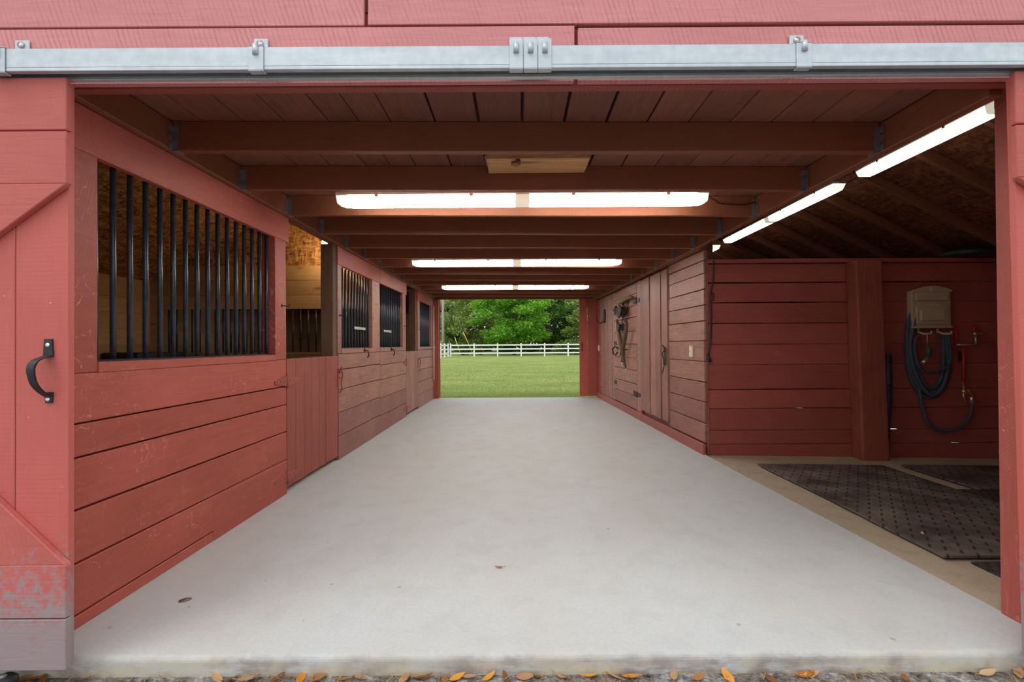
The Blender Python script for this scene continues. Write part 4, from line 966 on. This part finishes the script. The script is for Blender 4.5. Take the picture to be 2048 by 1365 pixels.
def leaves(centers, radii, n, size, flat=.6):
    idx = rng.integers(0, len(centers), n); c = np.array(centers)[idx]; r = np.array(radii)[idx]
    d = rng.normal(size=(n, 3)); d /= np.linalg.norm(d, axis=1)[:, None]
    rad = rng.random(n)**(1/2.2)
    p = c+d*(r*rad)[:, None]*np.array([1, 1, flat])
    a = rng.normal(size=(n, 3)); a[:, 2] *= .5; a /= np.linalg.norm(a, axis=1)[:, None]
    up = np.array([0, 0, 1.0])+rng.normal(size=(n, 3))*.55
    b = np.cross(up, a); b /= np.linalg.norm(b, axis=1)[:, None]
    s = size*(.5+rng.random(n))[:, None]
    q = np.stack([p-a*s, p-b*s*.45, p+a*s, p+b*s*.45], 1)
    tint = np.clip(.5+.28*rng.normal(size=n), 0, 1)
    return q, tint
def tree(label, x, y, h, cr, base, fol, n, size=.22, trunk=.22, group='trees beyond the white fence', lumps=34, flat=.55):
    t = thing('tree', label, 'tree', (x, y, GZ), group)
    b = MB(); b.tube([(x, y, GZ-.05), (x+.1, y, GZ+h*.25), (x-.1, y+.1, GZ+h*.5), (x, y, GZ+h*.8)], [trunk, trunk*.8, trunk*.55, trunk*.15], 10); b.build('trunk', M['bark'], t)
    cs, rs = [], []
    for i in range(lumps):
        a = random.uniform(0, 2*PI); zz = random.random(); q = cr*math.sqrt(random.random())*math.sin(PI*(.12+.86*zz))**.6
        cs.append((x+q*math.cos(a), y+q*math.sin(a), GZ+base+(h-base)*zz)); rs.append(cr*random.uniform(.22, .38))
    for i in range(7):
        c = cs[i*3]; b = MB(); b.tube([(x, y, GZ+h*.22+i*.3), ((x+c[0])/2, (y+c[1])/2, (GZ+h*.35+c[2])/2), c], [trunk*.45, trunk*.3, .03], 6); b.build('branch', M['bark'], t)
    V_, ti = leaves(cs, rs, n, size, flat); cloud('crown', V_, 4, M[fol], t, ti)
    return t
tree('bright green spreading tree in the middle beyond the fence', -.4, 57, 8, 4.8, 1.5, 'fol_bright', 30000, .15, .22, lumps=70, flat=.42)
tree('olive green tree at the left beyond the fence', -6.8, 67, 9, 4.8, .6, 'fol_olive', 26000, .14, .2, lumps=60)
tree('dark broad tree with a thick trunk at the right beyond the fence', 4.0, 68, 9, 5.0, 1.9, 'fol_dark', 20000, .18, .62, lumps=64, flat=.45)
tree('green tree at the right edge of the rear view', 9.2, 60, 8.5, 3.8, 1.4, 'fol_olive', 12000, .18, .2)
tree('tall dark tree behind the olive one', -3.0, 81, 13, 4.6, 1.0, 'fol_dark', 9000, .24, .3)
tree('tall dark tree behind the bright spreading one', 5.5, 84, 14, 4.8, 1.2, 'fol_dark', 9000, .26, .3)
tree('tall dark tree far left, near the utility pole', -14.5, 76, 13, 4.8, .8, 'fol_dark', 9000, .24, .3)
tree('tall olive tree far right, behind the edge of the rear view', 14.5, 76, 13, 4.8, 1.0, 'fol_olive', 9000, .24, .3)
def shrub(x, y, r, h, fol, label):
    t = thing('shrub', label, 'shrub', (x, y, GZ), 'shrubs beyond the white fence')
    cs = [(x+random.uniform(-r, r), y+random.uniform(-r, r)*.6, GZ+h*random.uniform(.15, .75)) for _ in range(12)]
    V_, ti = leaves(cs, [h*.35]*12, 2600, .13, .8); cloud('foliage', V_, 4, M[fol], t, ti)
    b = MB()
    for i in range(4): b.tube([(x+.1*i-.2, y, GZ-.03), cs[i]], [.03, .012], 5)
    b.build('stems', M['bark'], t)
for i, (x, y, r, h, fol, lab) in enumerate(((-10.4, 56.5, 1.4, 2.2, 'fol_olive', 'olive shrub beyond the fence beside the utility pole'), (-5.9, 57.5, 1.5, 1.9, 'fol_dark', 'dark shrub beyond the fence under the guy wires'), (-1.6, 72, 1.5, 1.8, 'fol_dark', 'low dark shrub behind the trunk of the bright tree'), (1.6, 74, 1.6, 1.5, 'fol_dark', 'low dark shrub between bright tree and thick trunk'), (5.7, 58, 1.5, 1.9, 'fol_olive', 'pale shrub right of the thick trunk'), (7.6, 57, 1.4, 1.3, 'fol_dark', 'low shrub by the fence at the right edge'))): shrub(x, y, r, h, fol, lab)
m = MB()
rr = []
cs = [(random.uniform(-30, 30), random.uniform(88, 98), GZ+random.uniform(.2, 14)) for _ in range(420)]
V_, ti = leaves(cs, [2.2]*420, 42000, .5, .9)
tag(cloud('treeline', V_, 4, M['fol_dark'], None, ti), 'distant dark woods behind all the trees', 'woods', None, 'stuff')
t = thing('utility_pole', 'grey utility pole at the left edge of the rear opening', 'pole', (-8.5, 55, GZ))
b = MB(); b.tube([(-8.5, 55, GZ-.1), (-8.5, 55, 4), (-8.5, 55, 9)], [.17, .15, .12], 12); b.build('pole', M['raw'], t)
for k, (x1, y1_) in enumerate(((-6.35, 54), (-4.9, 54))):
    p0, p1 = Vector((-8.5, 55, 6.2+k*1.6)), Vector((x1, y1_, GZ))
    b = MB(); b.tube([p0, p1], .012, 5); g = b.build('guy_wire', M['hanger'], t)
    b = MB(); b.tube([p1+(p0-p1)*.04, p1+(p0-p1)*.34], .035, 8); q = b.build('wire_guard', M['yellow'], g); q['label'] = 'yellow guy wire guard'
